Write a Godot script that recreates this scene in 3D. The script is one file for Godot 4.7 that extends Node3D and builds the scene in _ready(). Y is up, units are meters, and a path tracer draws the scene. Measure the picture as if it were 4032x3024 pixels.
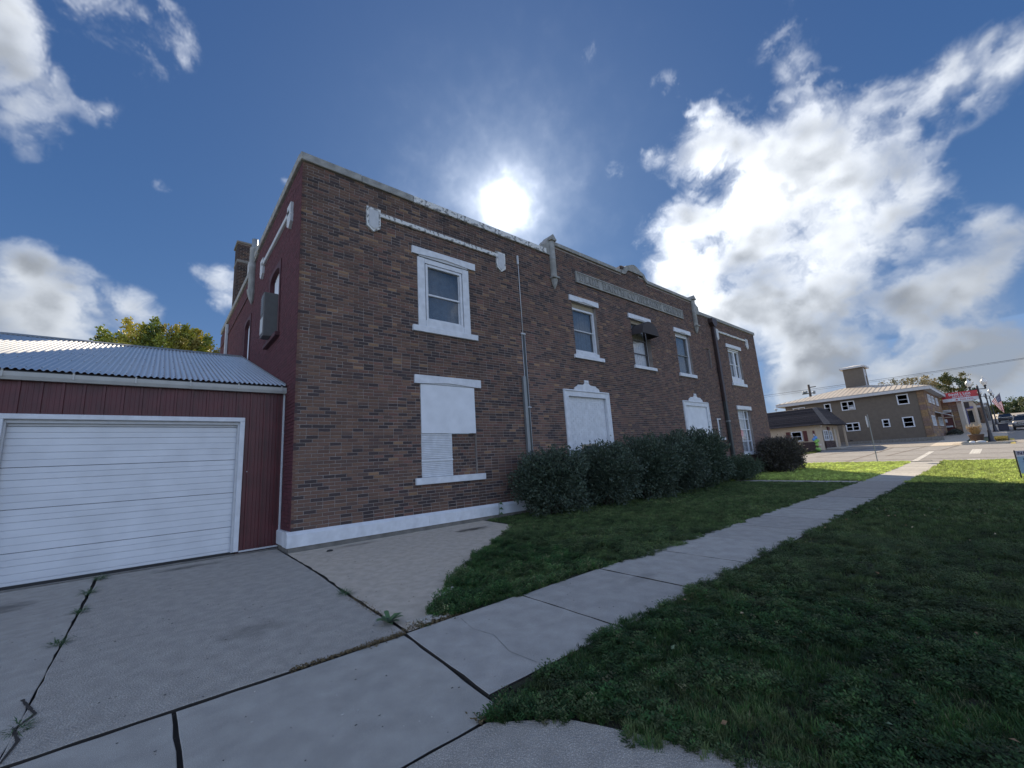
extends Node3D
# A two-storey brick creamery beside a red metal garage, seen from the sidewalk. Metres, y up; the facade lies in z = 0 and runs along +x.

const PITCH := 0.0723      # brick course
const BL := 0.23           # brick length with its joint
const LEN := 25.46         # facade length
const SUN_DIR := Vector3(0.5506, 0.5551, -0.6235)
const EXPO := 1.85

var rng := RandomNumberGenerator.new()
var used := {}
var edges: MB               # the dirty sides of the slabs
var M := {}
var T := {}

# ------------------------------------------------------------------ helpers
class MB:
	var v := PackedVector3Array()
	var uv := PackedVector2Array()
	var smooth := false
	func tri(a: Vector3, b: Vector3, c: Vector3) -> void:      # counter-clockwise seen from outside
		v.append(a); v.append(c); v.append(b)
	func quad(a: Vector3, b: Vector3, c: Vector3, d: Vector3) -> void:
		tri(a, b, c); tri(a, c, d)
	func box(c: Vector3, s: Vector3, xf := Transform3D()) -> MB:
		var h := s * 0.5
		var p := []
		for k in 8:
			p.append(xf * (c + Vector3(h.x if k & 1 else -h.x, h.y if k & 2 else -h.y, h.z if k & 4 else -h.z)))
		quad(p[4], p[5], p[7], p[6]); quad(p[1], p[0], p[2], p[3])
		quad(p[0], p[4], p[6], p[2]); quad(p[5], p[1], p[3], p[7])
		quad(p[6], p[7], p[3], p[2]); quad(p[0], p[1], p[5], p[4])
		return self
	func span(a: Vector3, b: Vector3) -> MB:                     # a box between two corners
		return box((a + b) * 0.5, (b - a).abs())
	func cbox(c: Vector3, s: Vector3, e: float, xf := Transform3D()) -> MB:   # chamfered box
		var h := s * 0.5
		e = minf(e, minf(h.x, minf(h.y, h.z)) * 0.8)
		var i := h - Vector3(e, e, e)
		var f := func(q: Vector3) -> Vector3: return xf * (c + q)
		for sg in [1.0, -1.0]:
			var w = [[Vector3(sg * h.x, -i.y, -i.z), Vector3(sg * h.x, i.y, -i.z), Vector3(sg * h.x, i.y, i.z), Vector3(sg * h.x, -i.y, i.z)],
				[Vector3(-i.x, sg * h.y, -i.z), Vector3(-i.x, sg * h.y, i.z), Vector3(i.x, sg * h.y, i.z), Vector3(i.x, sg * h.y, -i.z)],
				[Vector3(-i.x, -i.y, sg * h.z), Vector3(i.x, -i.y, sg * h.z), Vector3(i.x, i.y, sg * h.z), Vector3(-i.x, i.y, sg * h.z)]]
			for q in w:
				if sg > 0: quad(f.call(q[0]), f.call(q[1]), f.call(q[2]), f.call(q[3]))
				else: quad(f.call(q[3]), f.call(q[2]), f.call(q[1]), f.call(q[0]))
		for a in [1.0, -1.0]:
			for b in [1.0, -1.0]:
				_edge(f, Vector3(a * h.x, b * i.y, -i.z), Vector3(a * h.x, b * i.y, i.z), Vector3(a * i.x, b * h.y, i.z), Vector3(a * i.x, b * h.y, -i.z), a * b > 0)
				_edge(f, Vector3(-i.x, a * h.y, b * i.z), Vector3(i.x, a * h.y, b * i.z), Vector3(i.x, a * i.y, b * h.z), Vector3(-i.x, a * i.y, b * h.z), a * b < 0)
				_edge(f, Vector3(a * h.x, -i.y, b * i.z), Vector3(a * h.x, i.y, b * i.z), Vector3(a * i.x, i.y, b * h.z), Vector3(a * i.x, -i.y, b * h.z), a * b < 0)
				for d in [1.0, -1.0]:
					var x := Vector3(a * h.x, b * i.y, d * i.z); var y := Vector3(a * i.x, b * h.y, d * i.z); var z := Vector3(a * i.x, b * i.y, d * h.z)
					if a * b * d > 0: tri(f.call(x), f.call(y), f.call(z))
					else: tri(f.call(x), f.call(z), f.call(y))
		return self
	func _edge(f: Callable, a: Vector3, b: Vector3, c: Vector3, d: Vector3, flip: bool) -> void:
		if flip: quad(f.call(d), f.call(c), f.call(b), f.call(a))
		else: quad(f.call(a), f.call(b), f.call(c), f.call(d))
	func prism(poly: PackedVector2Array, z0: float, z1: float, xf := Transform3D()) -> MB:   # a polygon in x, y pushed from z0 to z1
		if Geometry2D.is_polygon_clockwise(poly):
			poly = poly.duplicate(); poly.reverse()
		var t := Geometry2D.triangulate_polygon(poly)
		for k in range(0, t.size(), 3):
			var a := poly[t[k]]; var b := poly[t[k + 1]]; var c := poly[t[k + 2]]
			if (b - a).cross(c - a) < 0:
				var s := b; b = c; c = s
			tri(xf * Vector3(a.x, a.y, z1), xf * Vector3(b.x, b.y, z1), xf * Vector3(c.x, c.y, z1))
			tri(xf * Vector3(a.x, a.y, z0), xf * Vector3(c.x, c.y, z0), xf * Vector3(b.x, b.y, z0))
		for k in poly.size():
			var a := poly[k]; var b := poly[(k + 1) % poly.size()]
			quad(xf * Vector3(a.x, a.y, z0), xf * Vector3(b.x, b.y, z0), xf * Vector3(b.x, b.y, z1), xf * Vector3(a.x, a.y, z1))
		return self
	func tube(p: Array, r: Array, sides := 8, caps := true) -> MB:
		var rings := []
		for k in p.size():
			var d: Vector3 = (p[mini(k + 1, p.size() - 1)] - p[maxi(k - 1, 0)]).normalized()
			var n := d.cross(Vector3.UP if absf(d.y) < 0.9 else Vector3.RIGHT).normalized()
			var b := n.cross(d).normalized()
			var ring := []
			var rad: float = r[mini(k, r.size() - 1)]
			for s in sides:
				var a := TAU * s / sides
				ring.append(p[k] + (n * cos(a) + b * sin(a)) * rad)
			rings.append(ring)
		for k in p.size() - 1:
			for s in sides:
				var e := (s + 1) % sides
				quad(rings[k][e], rings[k][s], rings[k + 1][s], rings[k + 1][e])
		if caps:
			for s in range(1, sides - 1):
				tri(rings[0][0], rings[0][s], rings[0][s + 1])
				var q = rings[-1]
				tri(q[0], q[s + 1], q[s])
		return self
	func lathe(prof: Array, sides := 12, xf := Transform3D()) -> MB:   # prof: Vector2(radius, height), bottom to top
		for k in prof.size() - 1:
			for s in sides:
				var a := TAU * s / sides; var b := TAU * (s + 1) / sides
				var f := func(q: Vector2, t: float) -> Vector3: return xf * Vector3(q.x * cos(t), q.y, -q.x * sin(t))
				quad(f.call(prof[k], a), f.call(prof[k], b), f.call(prof[k + 1], b), f.call(prof[k + 1], a))
		return self
	func mesh() -> ArrayMesh:
		if smooth:
			var st := SurfaceTool.new(); st.begin(Mesh.PRIMITIVE_TRIANGLES); st.set_smooth_group(0)
			for q in v: st.add_vertex(q)
			st.generate_normals(); st.index()
			return st.commit()
		var a := []; a.resize(Mesh.ARRAY_MAX)
		a[Mesh.ARRAY_VERTEX] = v
		if uv.size() == v.size(): a[Mesh.ARRAY_TEX_UV] = uv
		var m := ArrayMesh.new(); m.add_surface_from_arrays(Mesh.PRIMITIVE_TRIANGLES, a)
		return m

func mb(smooth := false) -> MB:
	var m := MB.new(); m.smooth = smooth
	return m

func nm(parent: Node, called: String) -> String:
	var k := str(parent.get_instance_id()) + called
	var n: int = used.get(k, 0)
	used[k] = n + 1
	return called if n == 0 else "%s_%03d" % [called, n]

func thing(called: String, label: String, category: String, at := Vector3.ZERO, group := "", turn := 0.0) -> Node3D:
	var o := Node3D.new(); o.name = nm(self, called); add_child(o, true)
	o.position = at; o.rotation.y = turn
	tag(o, label, category, group)
	return o

func tag(o: Node, label: String, category := "", group := "") -> Node:
	if label: o.set_meta("label", label)
	if category: o.set_meta("category", category)
	if group: o.set_meta("group", group)
	return o

# One named MeshInstance3D. The shape is given in world coordinates when its thing is not turned: the thing's place is taken off.
func obj(called: String, m, mat: Material, parent: Node = self, at = null) -> MeshInstance3D:
	var o := MeshInstance3D.new(); o.name = nm(parent, called)
	o.mesh = m.mesh() if m is MB else m
	o.material_override = mat
	parent.add_child(o, true)
	if at is Transform3D: o.transform = at
	elif at is Vector3: o.position = at
	else:
		var p := parent
		while p != self and p is Node3D:
			o.position -= p.position; p = p.get_parent()
	return o

func struct(called: String, m, mat: Material, parent: Node = self) -> MeshInstance3D:
	var o := obj(called, m, mat, parent)
	if parent == self: o.set_meta("kind", "structure")
	return o

func stuff(called: String, mesh: Mesh, mat: Material, xf: Array, col: Array, parent: Node = self) -> MultiMeshInstance3D:
	var mm := MultiMesh.new(); mm.transform_format = MultiMesh.TRANSFORM_3D
	mm.use_colors = col.size() > 0
	mm.mesh = mesh; mm.instance_count = xf.size()
	var off := Vector3.ZERO
	var p := parent
	while p != self:
		off -= p.position; p = p.get_parent()
	for k in xf.size():
		var t: Transform3D = xf[k]
		t.origin += off
		mm.set_instance_transform(k, t)
		if col: mm.set_instance_color(k, col[k])
	var o := MultiMeshInstance3D.new(); o.name = nm(parent, called); o.multimesh = mm; o.material_override = mat
	o.set_meta("kind", "stuff"); parent.add_child(o, true)
	return o

func gy(x: float, z: float) -> float:                     # the lie of the land: level along the building, falling to the street, rising beyond the crossroad
	var r := 0.0
	if x > 18.0: r = 0.3 * pow((x - 18.0) / 18.0, 2.0) if x < 36.0 else 0.3 + 0.0333 * (x - 36.0)
	if x > 80.0: r = 1.765 + 0.045 * (minf(x, 200.0) - 80.0)
	return -0.02 * clampf(z, -5.0, 20.0) + r

func rf(a: float, b: float) -> float: return rng.randf_range(a, b)

func lin(r: float, g: float, b: float) -> Color: return Color(r, g, b).linear_to_srgb()

# ------------------------------------------------------------------ materials
func ntex(freq: float, lo: float, hi: float, octaves := 4, type := FastNoiseLite.TYPE_SIMPLEX_SMOOTH, size := 512, seed_ := 1, normal := 0.0) -> NoiseTexture2D:
	var n := FastNoiseLite.new(); n.noise_type = type; n.frequency = freq; n.fractal_octaves = octaves; n.seed = seed_
	if octaves == 1: n.fractal_type = FastNoiseLite.FRACTAL_NONE
	var t := NoiseTexture2D.new(); t.width = size; t.height = size; t.seamless = true; t.noise = n
	if normal > 0.0:
		t.as_normal_map = true; t.bump_strength = normal
	else:
		var g := Gradient.new(); g.set_color(0, Color(lo, lo, lo)); g.set_color(1, Color(hi, hi, hi))
		t.color_ramp = g
	return t

func mat(c: Color, rough := 0.8, tex: Texture2D = null, scale := 1.0, normal: Texture2D = null, nscale := 1.0, depth := 1.0, detail: Texture2D = null, dscale := 4.0) -> StandardMaterial3D:
	var m := StandardMaterial3D.new(); m.albedo_color = c; m.roughness = rough
	m.cull_mode = BaseMaterial3D.CULL_DISABLED
	if tex:
		m.albedo_texture = tex; m.uv1_triplanar = true; m.uv1_world_triplanar = true; m.uv1_scale = Vector3.ONE * scale
	if normal:
		m.normal_enabled = true; m.normal_texture = normal; m.normal_scale = depth
		m.uv1_triplanar = true; m.uv1_world_triplanar = true
		if not tex: m.uv1_scale = Vector3.ONE * nscale
	if detail:
		m.detail_enabled = true; m.detail_albedo = detail; m.detail_blend_mode = BaseMaterial3D.BLEND_MODE_MUL
		m.detail_uv_layer = BaseMaterial3D.DETAIL_UV_2; m.uv2_triplanar = true; m.uv2_world_triplanar = true; m.uv2_scale = Vector3.ONE * dscale
	return m

func glass(tint := 0.1, c := Color(0.5, 0.55, 0.6)) -> StandardMaterial3D:
	var m := StandardMaterial3D.new(); m.albedo_color = Color(c.r, c.g, c.b, tint); m.transparency = BaseMaterial3D.TRANSPARENCY_ALPHA
	m.roughness = 0.03; m.metallic_specular = 0.8; m.cull_mode = BaseMaterial3D.CULL_DISABLED
	return m

func make_materials() -> void:
	T.mottle = ntex(0.006, 0.78, 1.0, 5, FastNoiseLite.TYPE_SIMPLEX_SMOOTH, 512, 3)
	T.soft = ntex(0.008, 0.93, 1.0, 4, FastNoiseLite.TYPE_SIMPLEX_SMOOTH, 512, 5)
	T.grain = ntex(0.09, 0.82, 1.0, 3, FastNoiseLite.TYPE_SIMPLEX_SMOOTH, 512, 7)
	T.speck = ntex(0.12, 0.56, 1.0, 2, FastNoiseLite.TYPE_CELLULAR, 1024, 9)
	T.peel = ntex(0.016, 0.62, 1.0, 4, FastNoiseLite.TYPE_SIMPLEX_SMOOTH, 512, 11)
	(T.peel.color_ramp as Gradient).offsets = PackedFloat32Array([0.3, 0.46])
	T.bump = ntex(0.08, 0, 1, 4, FastNoiseLite.TYPE_SIMPLEX_SMOOTH, 512, 13, 6.0)
	T.wave = ntex(0.012, 0, 1, 3, FastNoiseLite.TYPE_SIMPLEX_SMOOTH, 256, 15, 3.0)
	T.dirt = ntex(0.02, 0.87, 1.0, 6, FastNoiseLite.TYPE_SIMPLEX_SMOOTH, 512, 17)
	T.chip = ntex(0.03, 0.62, 1.0, 4, FastNoiseLite.TYPE_SIMPLEX_SMOOTH, 512, 23)
	(T.chip.color_ramp as Gradient).offsets = PackedFloat32Array([0.2, 0.3])
	M.mortar = mat(lin(0.33, 0.285, 0.255), 0.95, T.mottle, 0.5, T.bump, 1.0, 0.6)
	M.brick_mm = mat(Color.WHITE, 0.85, T.grain, 2.0, T.bump, 2.0, 0.5, T.soft, 0.35)
	M.brick_mm.vertex_color_use_as_albedo = true
	M.white = mat(lin(0.66, 0.68, 0.71), 0.55, T.soft, 0.8, null, 1.0, 1.0, T.soft, 1.0)
	M.white_panel = mat(lin(0.66, 0.68, 0.71), 0.5, T.soft, 0.45)
	M.trim = mat(lin(0.5, 0.51, 0.52), 0.7, T.soft, 1.4, T.bump, 1.0, 0.3)
	M.peeling = mat(lin(0.6, 0.6, 0.58), 0.8, T.peel, 0.8, T.bump, 1.0, 0.6)
	M.stone = mat(lin(0.42, 0.415, 0.385), 0.85, T.mottle, 0.9, T.bump, 1.0, 0.6, T.grain, 3.0)
	M.letter = mat(lin(0.3, 0.295, 0.275), 0.9, T.mottle, 0.9, T.bump, 1.0, 0.4)
	M.concrete = mat(lin(0.69, 0.65, 0.575), 0.92, T.speck, 1.6, T.bump, 1.0, 0.3, T.dirt, 0.42)
	M.concrete_rough = mat(lin(0.67, 0.625, 0.55), 0.95, T.speck, 1.1, T.bump, 1.0, 0.5, T.dirt, 0.5)
	M.concrete_fine = mat(lin(0.7, 0.67, 0.6), 0.9, T.speck, 2.6, T.bump, 1.0, 0.2, T.dirt, 0.33)
	M.concrete_tan = mat(lin(0.63, 0.55, 0.445), 0.92, T.grain, 1.8, T.bump, 1.0, 0.5, T.dirt, 0.5)
	M.old_concrete = mat(lin(0.24, 0.225, 0.2), 0.95, T.mottle, 1.0, T.bump, 1.0, 1.0)
	M.dark_gap = mat(lin(0.035, 0.03, 0.026), 0.95, T.mottle, 1.0)
	M.soil = mat(lin(0.035, 0.038, 0.018), 0.95, T.dirt, 0.6, T.bump, 1.0, 1.2, T.grain, 2.0)
	M.land = mat(lin(0.09, 0.1, 0.045), 0.95, T.dirt, 0.2)
	M.road = mat(lin(0.3, 0.275, 0.245), 0.92, T.soft, 0.16, T.bump, 1.0, 0.5, T.dirt, 0.13)
	M.road_grey = mat(lin(0.27, 0.26, 0.25), 0.92, T.soft, 0.2, T.bump, 1.0, 0.5, T.dirt, 0.2)
	M.tar = mat(lin(0.13, 0.095, 0.075), 0.8, T.mottle, 1.0)
	M.paint_line = mat(lin(0.5, 0.49, 0.46), 0.8, T.peel, 1.2)
	M.yellow_line = mat(lin(0.5, 0.38, 0.07), 0.8, T.soft, 1.0)
	M.red_siding = mat(lin(0.09, 0.013, 0.017), 0.45, T.mottle, 0.5, T.wave, 1.0, 0.12)
	M.red_paint = mat(lin(0.1, 0.024, 0.03), 0.75, T.mottle, 0.7, T.bump, 1.0, 0.7, T.grain, 2.0)
	M.red_dark = mat(lin(0.075, 0.017, 0.022), 0.7, T.mottle, 1.0)
	M.galv = mat(lin(0.7, 0.71, 0.7), 0.33, T.soft, 0.5)
	M.galv.metallic = 0.75
	M.galv_grey = mat(lin(0.22, 0.235, 0.24), 0.5, T.soft, 1.0); M.galv_grey.metallic = 0.4
	M.ac_metal = mat(lin(0.09, 0.087, 0.082), 0.6, T.soft, 1.5)
	M.gutter = mat(lin(0.42, 0.42, 0.4), 0.4, T.soft, 1.0)
	M.door_white = mat(lin(0.6, 0.62, 0.65), 0.42, T.soft, 0.35)
	M.black = mat(lin(0.012, 0.012, 0.013), 0.5)
	M.brown_pipe = mat(lin(0.045, 0.025, 0.024), 0.5, T.mottle, 1.4)
	M.green_pipe = mat(lin(0.028, 0.034, 0.034), 0.5, T.soft, 1.4)
	M.awning = mat(lin(0.05, 0.042, 0.042), 0.85, T.soft, 2.0)
	M.room = mat(lin(0.045, 0.045, 0.05), 0.9)
	M.curtain = mat(lin(0.3, 0.31, 0.33), 0.9, T.mottle, 1.5, T.wave, 1.0, 1.0)
	M.curtain_dark = mat(lin(0.085, 0.1, 0.115), 0.9, T.mottle, 1.2, T.wave, 1.0, 1.0)
	M.sheer = mat(lin(0.55, 0.55, 0.56), 0.9, T.mottle, 2.0, T.wave, 1.0, 1.0)
	M.pane = glass(0.12)
	M.frame_dark = mat(lin(0.05, 0.045, 0.045), 0.5)
	M.header_wood = mat(lin(0.33, 0.28, 0.2), 0.9, T.peel, 4.0)
	M.leaf = mat(Color.WHITE, 0.6); M.leaf.vertex_color_use_as_albedo = true
	M.leaf.backlight_enabled = true; M.leaf.backlight = Color(0.5, 0.5, 0.5)
	M.blade = mat(Color.WHITE, 0.7); M.blade.vertex_color_use_as_albedo = true
	M.blade.backlight_enabled = true; M.blade.backlight = Color(0.9, 0.9, 0.9)
	M.bark = mat(lin(0.09, 0.075, 0.06), 0.95, T.mottle, 2.0, T.bump, 1.0, 1.5)

# ------------------------------------------------------------------ sky
func sky_image() -> Image:
	var w := 3072; var h := 1536
	var data := PackedFloat32Array(); data.resize(w * h * 3)
	var n := FastNoiseLite.new(); n.noise_type = FastNoiseLite.TYPE_SIMPLEX_SMOOTH; n.seed = 21; n.frequency = 4.2; n.fractal_octaves = 6; n.fractal_gain = 0.55
	n.domain_warp_enabled = true; n.domain_warp_amplitude = 0.065; n.domain_warp_frequency = 5.0; n.domain_warp_fractal_octaves = 3
	var lo := FastNoiseLite.new(); lo.seed = 5; lo.frequency = 1.3; lo.fractal_octaves = 3
	var g := PackedFloat32Array([0.854,0.468,-0.227,0.136,1.00, 0.855,0.419,-0.305,0.148,1.10, 0.834,0.403,-0.376,0.093,0.80, 0.910,0.354,-0.216,0.145,1.10, 0.910,0.392,-0.135,0.109,0.90, 0.937,0.339,-0.084,0.082,0.75, 0.790,0.557,-0.256,0.087,0.60, 0.920,0.281,-0.272,0.129,1.00, 0.864,0.328,-0.382,0.085,0.60])
	g.append_array(PackedFloat32Array([0.675,0.671,-0.308,0.038,0.16, 0.646,0.667,-0.371,0.034,0.12, 0.688,0.670,-0.279,0.034,0.14, 0.694,0.578,-0.429,0.032,0.55, 0.718,0.592,-0.366,0.047,0.55, 0.823,0.555,-0.121,0.078,0.60, 0.846,0.531,-0.048,0.062,0.60, 0.856,0.517,0.008,0.065,0.70, 0.856,0.513,0.061,0.059,0.70, 0.847,0.522,0.102,0.052,0.60]))
	g.append_array(PackedFloat32Array([0.737,0.667,-0.112,0.05,0.36, 0.777,0.618,-0.119,0.06,0.45, 0.969,0.233,-0.077,0.061,0.80, 0.975,0.222,-0.017,0.047,0.60, 0.970,0.241,0.031,0.060,0.70, 0.957,0.282,0.066,0.032,0.50, 0.958,0.178,-0.227,0.082,0.70, 0.972,0.178,-0.150,0.060,0.60, 0.988,0.138,-0.066,0.086,0.80, 0.992,0.124,0.009,0.076,0.90, 0.956,0.116,-0.268,0.076,0.60]))
	g.append_array(PackedFloat32Array([0.986,0.098,-0.134,0.094,0.75, 0.998,0.064,-0.027,0.085,0.90, 0.948,0.317,0.036,0.026,0.35, -0.183,0.587,-0.788,0.06,0.46, -0.171,0.525,-0.834,0.04,0.38, -0.091,0.665,-0.742,0.068,0.45, -0.044,0.667,-0.744,0.06,0.42, -0.006,0.678,-0.735,0.033,0.40, -0.092,0.576,-0.812,0.032,0.30, -0.186,0.633,-0.752,0.037,0.50, -0.170,0.487,-0.857,0.021,0.30]))
	g.append_array(PackedFloat32Array([-0.190,0.294,-0.937,0.063,1.00, -0.140,0.314,-0.939,0.057,1.00, -0.093,0.310,-0.946,0.065,1.00, -0.041,0.306,-0.951,0.043,0.80, -0.141,0.250,-0.958,0.084,1.00, -0.033,0.276,-0.961,0.053,0.70, 0.072,0.388,-0.919,0.036,0.75, 0.090,0.354,-0.931,0.034,0.70, 0.039,0.397,-0.917,0.018,0.45, 0.158,0.561,-0.812,0.021,0.75, -0.019,0.508,-0.861,0.019,0.25, 0.701,0.681,-0.214,0.017,0.1]))
	var gd := []; var gs := PackedFloat32Array(); var gw := PackedFloat32Array()
	for k in g.size() / 5:
		gd.append(Vector3(g[k * 5], g[k * 5 + 1], g[k * 5 + 2]).normalized())
		gs.append(1.0 / pow(g[k * 5 + 3] * 0.9, 2.0)); gw.append(g[k * 5 + 4])
	var fw := Vector3(0.6435, 0.1862, -0.7425)
	var coarse := 4
	for by in range(0, h, coarse):
		for bx in range(0, w, coarse):
			var mid := _sky_dir(bx + 2, by + 2, w, h)
			if mid.y < -0.02:
				continue
			var fine := mid.dot(fw) > 0.40
			var step := 1 if fine else coarse
			var near := []
			for k in gd.size():
				if (mid - gd[k]).length_squared() * gs[k] < 5.0: near.append(k)
			for yy in range(by, by + coarse, step):
				for xx in range(bx, bx + coarse, step):
					var c := _sky_color(_sky_dir(xx + step * 0.5, yy + step * 0.5, w, h), n, lo, gd, gs, gw, near, fw)
					for y in range(yy, yy + step):
						for x in range(xx, xx + step):
							var i := (y * w + x) * 3
							data[i] = c.x; data[i + 1] = c.y; data[i + 2] = c.z
	for y in range(h / 2, h):                          # under the horizon: the dull tone of ground, never seen
		for x in w:
			var i := (y * w + x) * 3
			data[i] = 0.16; data[i + 1] = 0.16; data[i + 2] = 0.15
	return Image.create_from_data(w, h, false, Image.FORMAT_RGBF, data.to_byte_array())

func _sky_dir(x: float, y: float, w: int, h: int) -> Vector3:
	var t := PI * y / h; var a := x / w * TAU
	return Vector3(sin(t) * sin(a), cos(t), -sin(t) * cos(a))

func _sky_color(d: Vector3, n: FastNoiseLite, lo: FastNoiseLite, gd: Array, gs: PackedFloat32Array, gw: PackedFloat32Array, near: Array, fw: Vector3) -> Vector3:
	var el := maxf(d.y, 0.0)
	var sun := clampf(d.dot(SUN_DIR), -1.0, 1.0)
	var ang := rad_to_deg(acos(sun))
	var blue := Vector3(0.023, 0.078, 0.245).lerp(Vector3(0.105, 0.25, 0.53), pow(1.0 - el, 1.7))
	blue = blue.lerp(Vector3(0.45, 0.56, 0.68), pow(1.0 - el, 8.0) * 0.85)
	blue *= 1.0 + 1.9 * smoothstep(48.0, 110.0, ang)  # blue raised far from the sun, as added fill light for the shade
	blue += Vector3(0.17, 0.215, 0.26) * exp(-ang / 17.0)
	var ragged := n.get_noise_3dv(d * 2.5) * 0.5 + lo.get_noise_3dv(d * 16.0) * 0.35
	var ae := ang * (1.0 + ragged * 0.55)
	blue += Vector3(1.5, 1.5, 1.45) * exp(-ae / 3.0) + Vector3(3.0, 3.0, 2.95) * exp(-ae * ae / 3.6)
	var cov := 0.0
	for k in near:
		cov += gw[k] * exp(-(d - gd[k]).length_squared() * gs[k] * 1.25)
	cov = 1.2 * (1.0 - exp(-cov * 1.15))
	var out := smoothstep(0.55, 0.2, d.dot(fw))          # beyond the picture broken cloud goes on, brightened to light the shade
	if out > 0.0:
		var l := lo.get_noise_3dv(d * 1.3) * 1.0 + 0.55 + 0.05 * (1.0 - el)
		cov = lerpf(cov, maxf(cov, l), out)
	var q := Vector3(d.x, d.y * 1.25, d.z)
	var f := n.get_noise_3dv(q)
	var big := lo.get_noise_3dv(q * 5.0)
	var v := cov + f * 0.95 + big * 0.35 - 0.5 - 0.3 * smoothstep(0.16, 0.0, cov)
	var col := blue
	if v > -0.22:
		var a := smoothstep(-0.22, 0.72, v)
		var f2 := n.get_noise_3dv(q + SUN_DIR * 0.06)
		var thick := smoothstep(0.2, 1.0, v * 0.75 + big * 0.5 + 0.12)
		var lit := lerpf(1.0, 0.4, thick) + (f - f2) * 0.22
		lit *= 0.85 + 2.1 * exp(-ang / 30.0) + 1.5 * smoothstep(50.0, 100.0, ang) * out  # last term: cloud out of view made brighter to light the shade
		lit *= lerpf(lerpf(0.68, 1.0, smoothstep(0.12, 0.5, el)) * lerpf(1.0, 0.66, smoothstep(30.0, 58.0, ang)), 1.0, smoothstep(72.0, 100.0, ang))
		lit = maxf(lit, 0.3)
		var grey := Vector3(0.88, 0.96, 1.08).lerp(Vector3(0.97, 1.0, 1.03), clampf(lit - 0.35, 0.0, 1.0))
		col = blue.lerp(grey * lit, a * 0.97)
	return col / EXPO

# ------------------------------------------------------------------ the scene
func _ready() -> void:
	rng.seed = 20240917
	var cam := Camera3D.new(); cam.name = "camera"; add_child(cam)
	cam.keep_aspect = Camera3D.KEEP_HEIGHT; cam.fov = 84.9525; cam.near = 0.05; cam.far = 1500.0
	cam.transform = Transform3D(Basis(Vector3(0.76193, -0.062945, 0.644594), Vector3(-0.073272, 0.980499, 0.182355), Vector3(-0.643502, -0.186172, 0.742459)).orthonormalized(), Vector3(-2.0862, 1.356, 9.0))
	cam.current = true
	var e := Environment.new(); e.background_mode = Environment.BG_SKY; e.tonemap_mode = Environment.TONE_MAPPER_LINEAR; e.tonemap_exposure = EXPO
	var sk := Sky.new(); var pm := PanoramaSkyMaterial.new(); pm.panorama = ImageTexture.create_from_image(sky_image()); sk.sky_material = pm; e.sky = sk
	e.sdfgi_enabled = true; e.ssao_enabled = true; e.ssil_enabled = true
	var we := WorldEnvironment.new(); we.name = "environment"; we.environment = e; add_child(we)
	var sun := DirectionalLight3D.new(); sun.name = "sun"; sun.light_energy = 1.6; sun.light_color = Color(1.0, 0.93, 0.82); sun.light_angular_distance = 0.5; sun.shadow_enabled = true
	add_child(sun); sun.look_at_from_position(SUN_DIR * 50.0, Vector3.ZERO, Vector3.UP)
	make_materials()
	build_ground()
	build_creamery()
	build_side_wall()
	build_garage()
	build_far_street()
	build_street_things()
	build_plants()

# ------------------------------------------------------------------ ground, slabs, road
func sheet(x0: float, x1: float, z0: float, z1: float, nx: int, nz: int, off: float) -> MB:
	var m := mb(true)
	for i in nx:
		for j in nz:
			var a := lerpf(x0, x1, float(i) / nx); var b := lerpf(x0, x1, float(i + 1) / nx)
			var c := lerpf(z0, z1, float(j) / nz); var d := lerpf(z0, z1, float(j + 1) / nz)
			m.quad(Vector3(a, gy(a, d) + off, d), Vector3(b, gy(b, d) + off, d), Vector3(b, gy(b, c) + off, c), Vector3(a, gy(a, c) + off, c))
	return m

# A slab cast in place: an outline in x, z with slightly crumbled edges, its top on the lie of the land.
func slab(poly: PackedVector2Array, lift := 0.0, thick := 0.09, rough := 0.006) -> MB:
	var p := PackedVector2Array()
	for k in poly.size():
		var a := poly[k]; var b := poly[(k + 1) % poly.size()]
		var n := maxi(1, int(a.distance_to(b) / 0.16))
		for s in n:
			var q := a.lerp(b, float(s) / n)
			var j := (b - a).orthogonal().normalized() * rf(-rough, rough)
			p.append(q + j)
	if Geometry2D.is_polygon_clockwise(p): p.reverse()
	var tl := Vector2(rf(-0.001, 0.001), rf(-0.001, 0.001)); var c0 := p[0]
	var f := func(q: Vector2, o: float) -> Vector3: return Vector3(q.x, gy(q.x, q.y) + lift + o + (q - c0).dot(tl), q.y)
	var m := mb()
	var e := 0.005
	var top := PackedVector2Array()
	for q in Geometry2D.offset_polygon(p, -e, Geometry2D.JOIN_MITER): top = q if q.size() > top.size() else top
	if Geometry2D.is_polygon_clockwise(top): top.reverse()
	var t := Geometry2D.triangulate_polygon(top)
	for k in range(0, t.size(), 3):
		var a := top[t[k]]; var b := top[t[k + 1]]; var c := top[t[k + 2]]
		if (b - a).cross(c - a) > 0: m.tri(f.call(a, 0), f.call(c, 0), f.call(b, 0))
		else: m.tri(f.call(a, 0), f.call(b, 0), f.call(c, 0))
	# rounded shoulder, then the side
	var shoulder := func(q: Vector2) -> Vector2:
		var best := top[0]
		var bd := 1e9
		for s in top.size():
			var w := Geometry2D.get_closest_point_to_segment(q, top[s], top[(s + 1) % top.size()])
			if w.distance_squared_to(q) < bd: bd = w.distance_squared_to(q); best = w
		return best
	for k in p.size():
		var a := p[k]; var b := p[(k + 1) % p.size()]
		var sa: Vector2 = shoulder.call(a); var sb: Vector2 = shoulder.call(b)
		m.quad(f.call(b, -0.003), f.call(a, -0.003), f.call(sa, 0), f.call(sb, 0))
		edges.quad(f.call(b, -thick), f.call(a, -thick), f.call(a, -0.003), f.call(b, -0.003))
	return m

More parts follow.
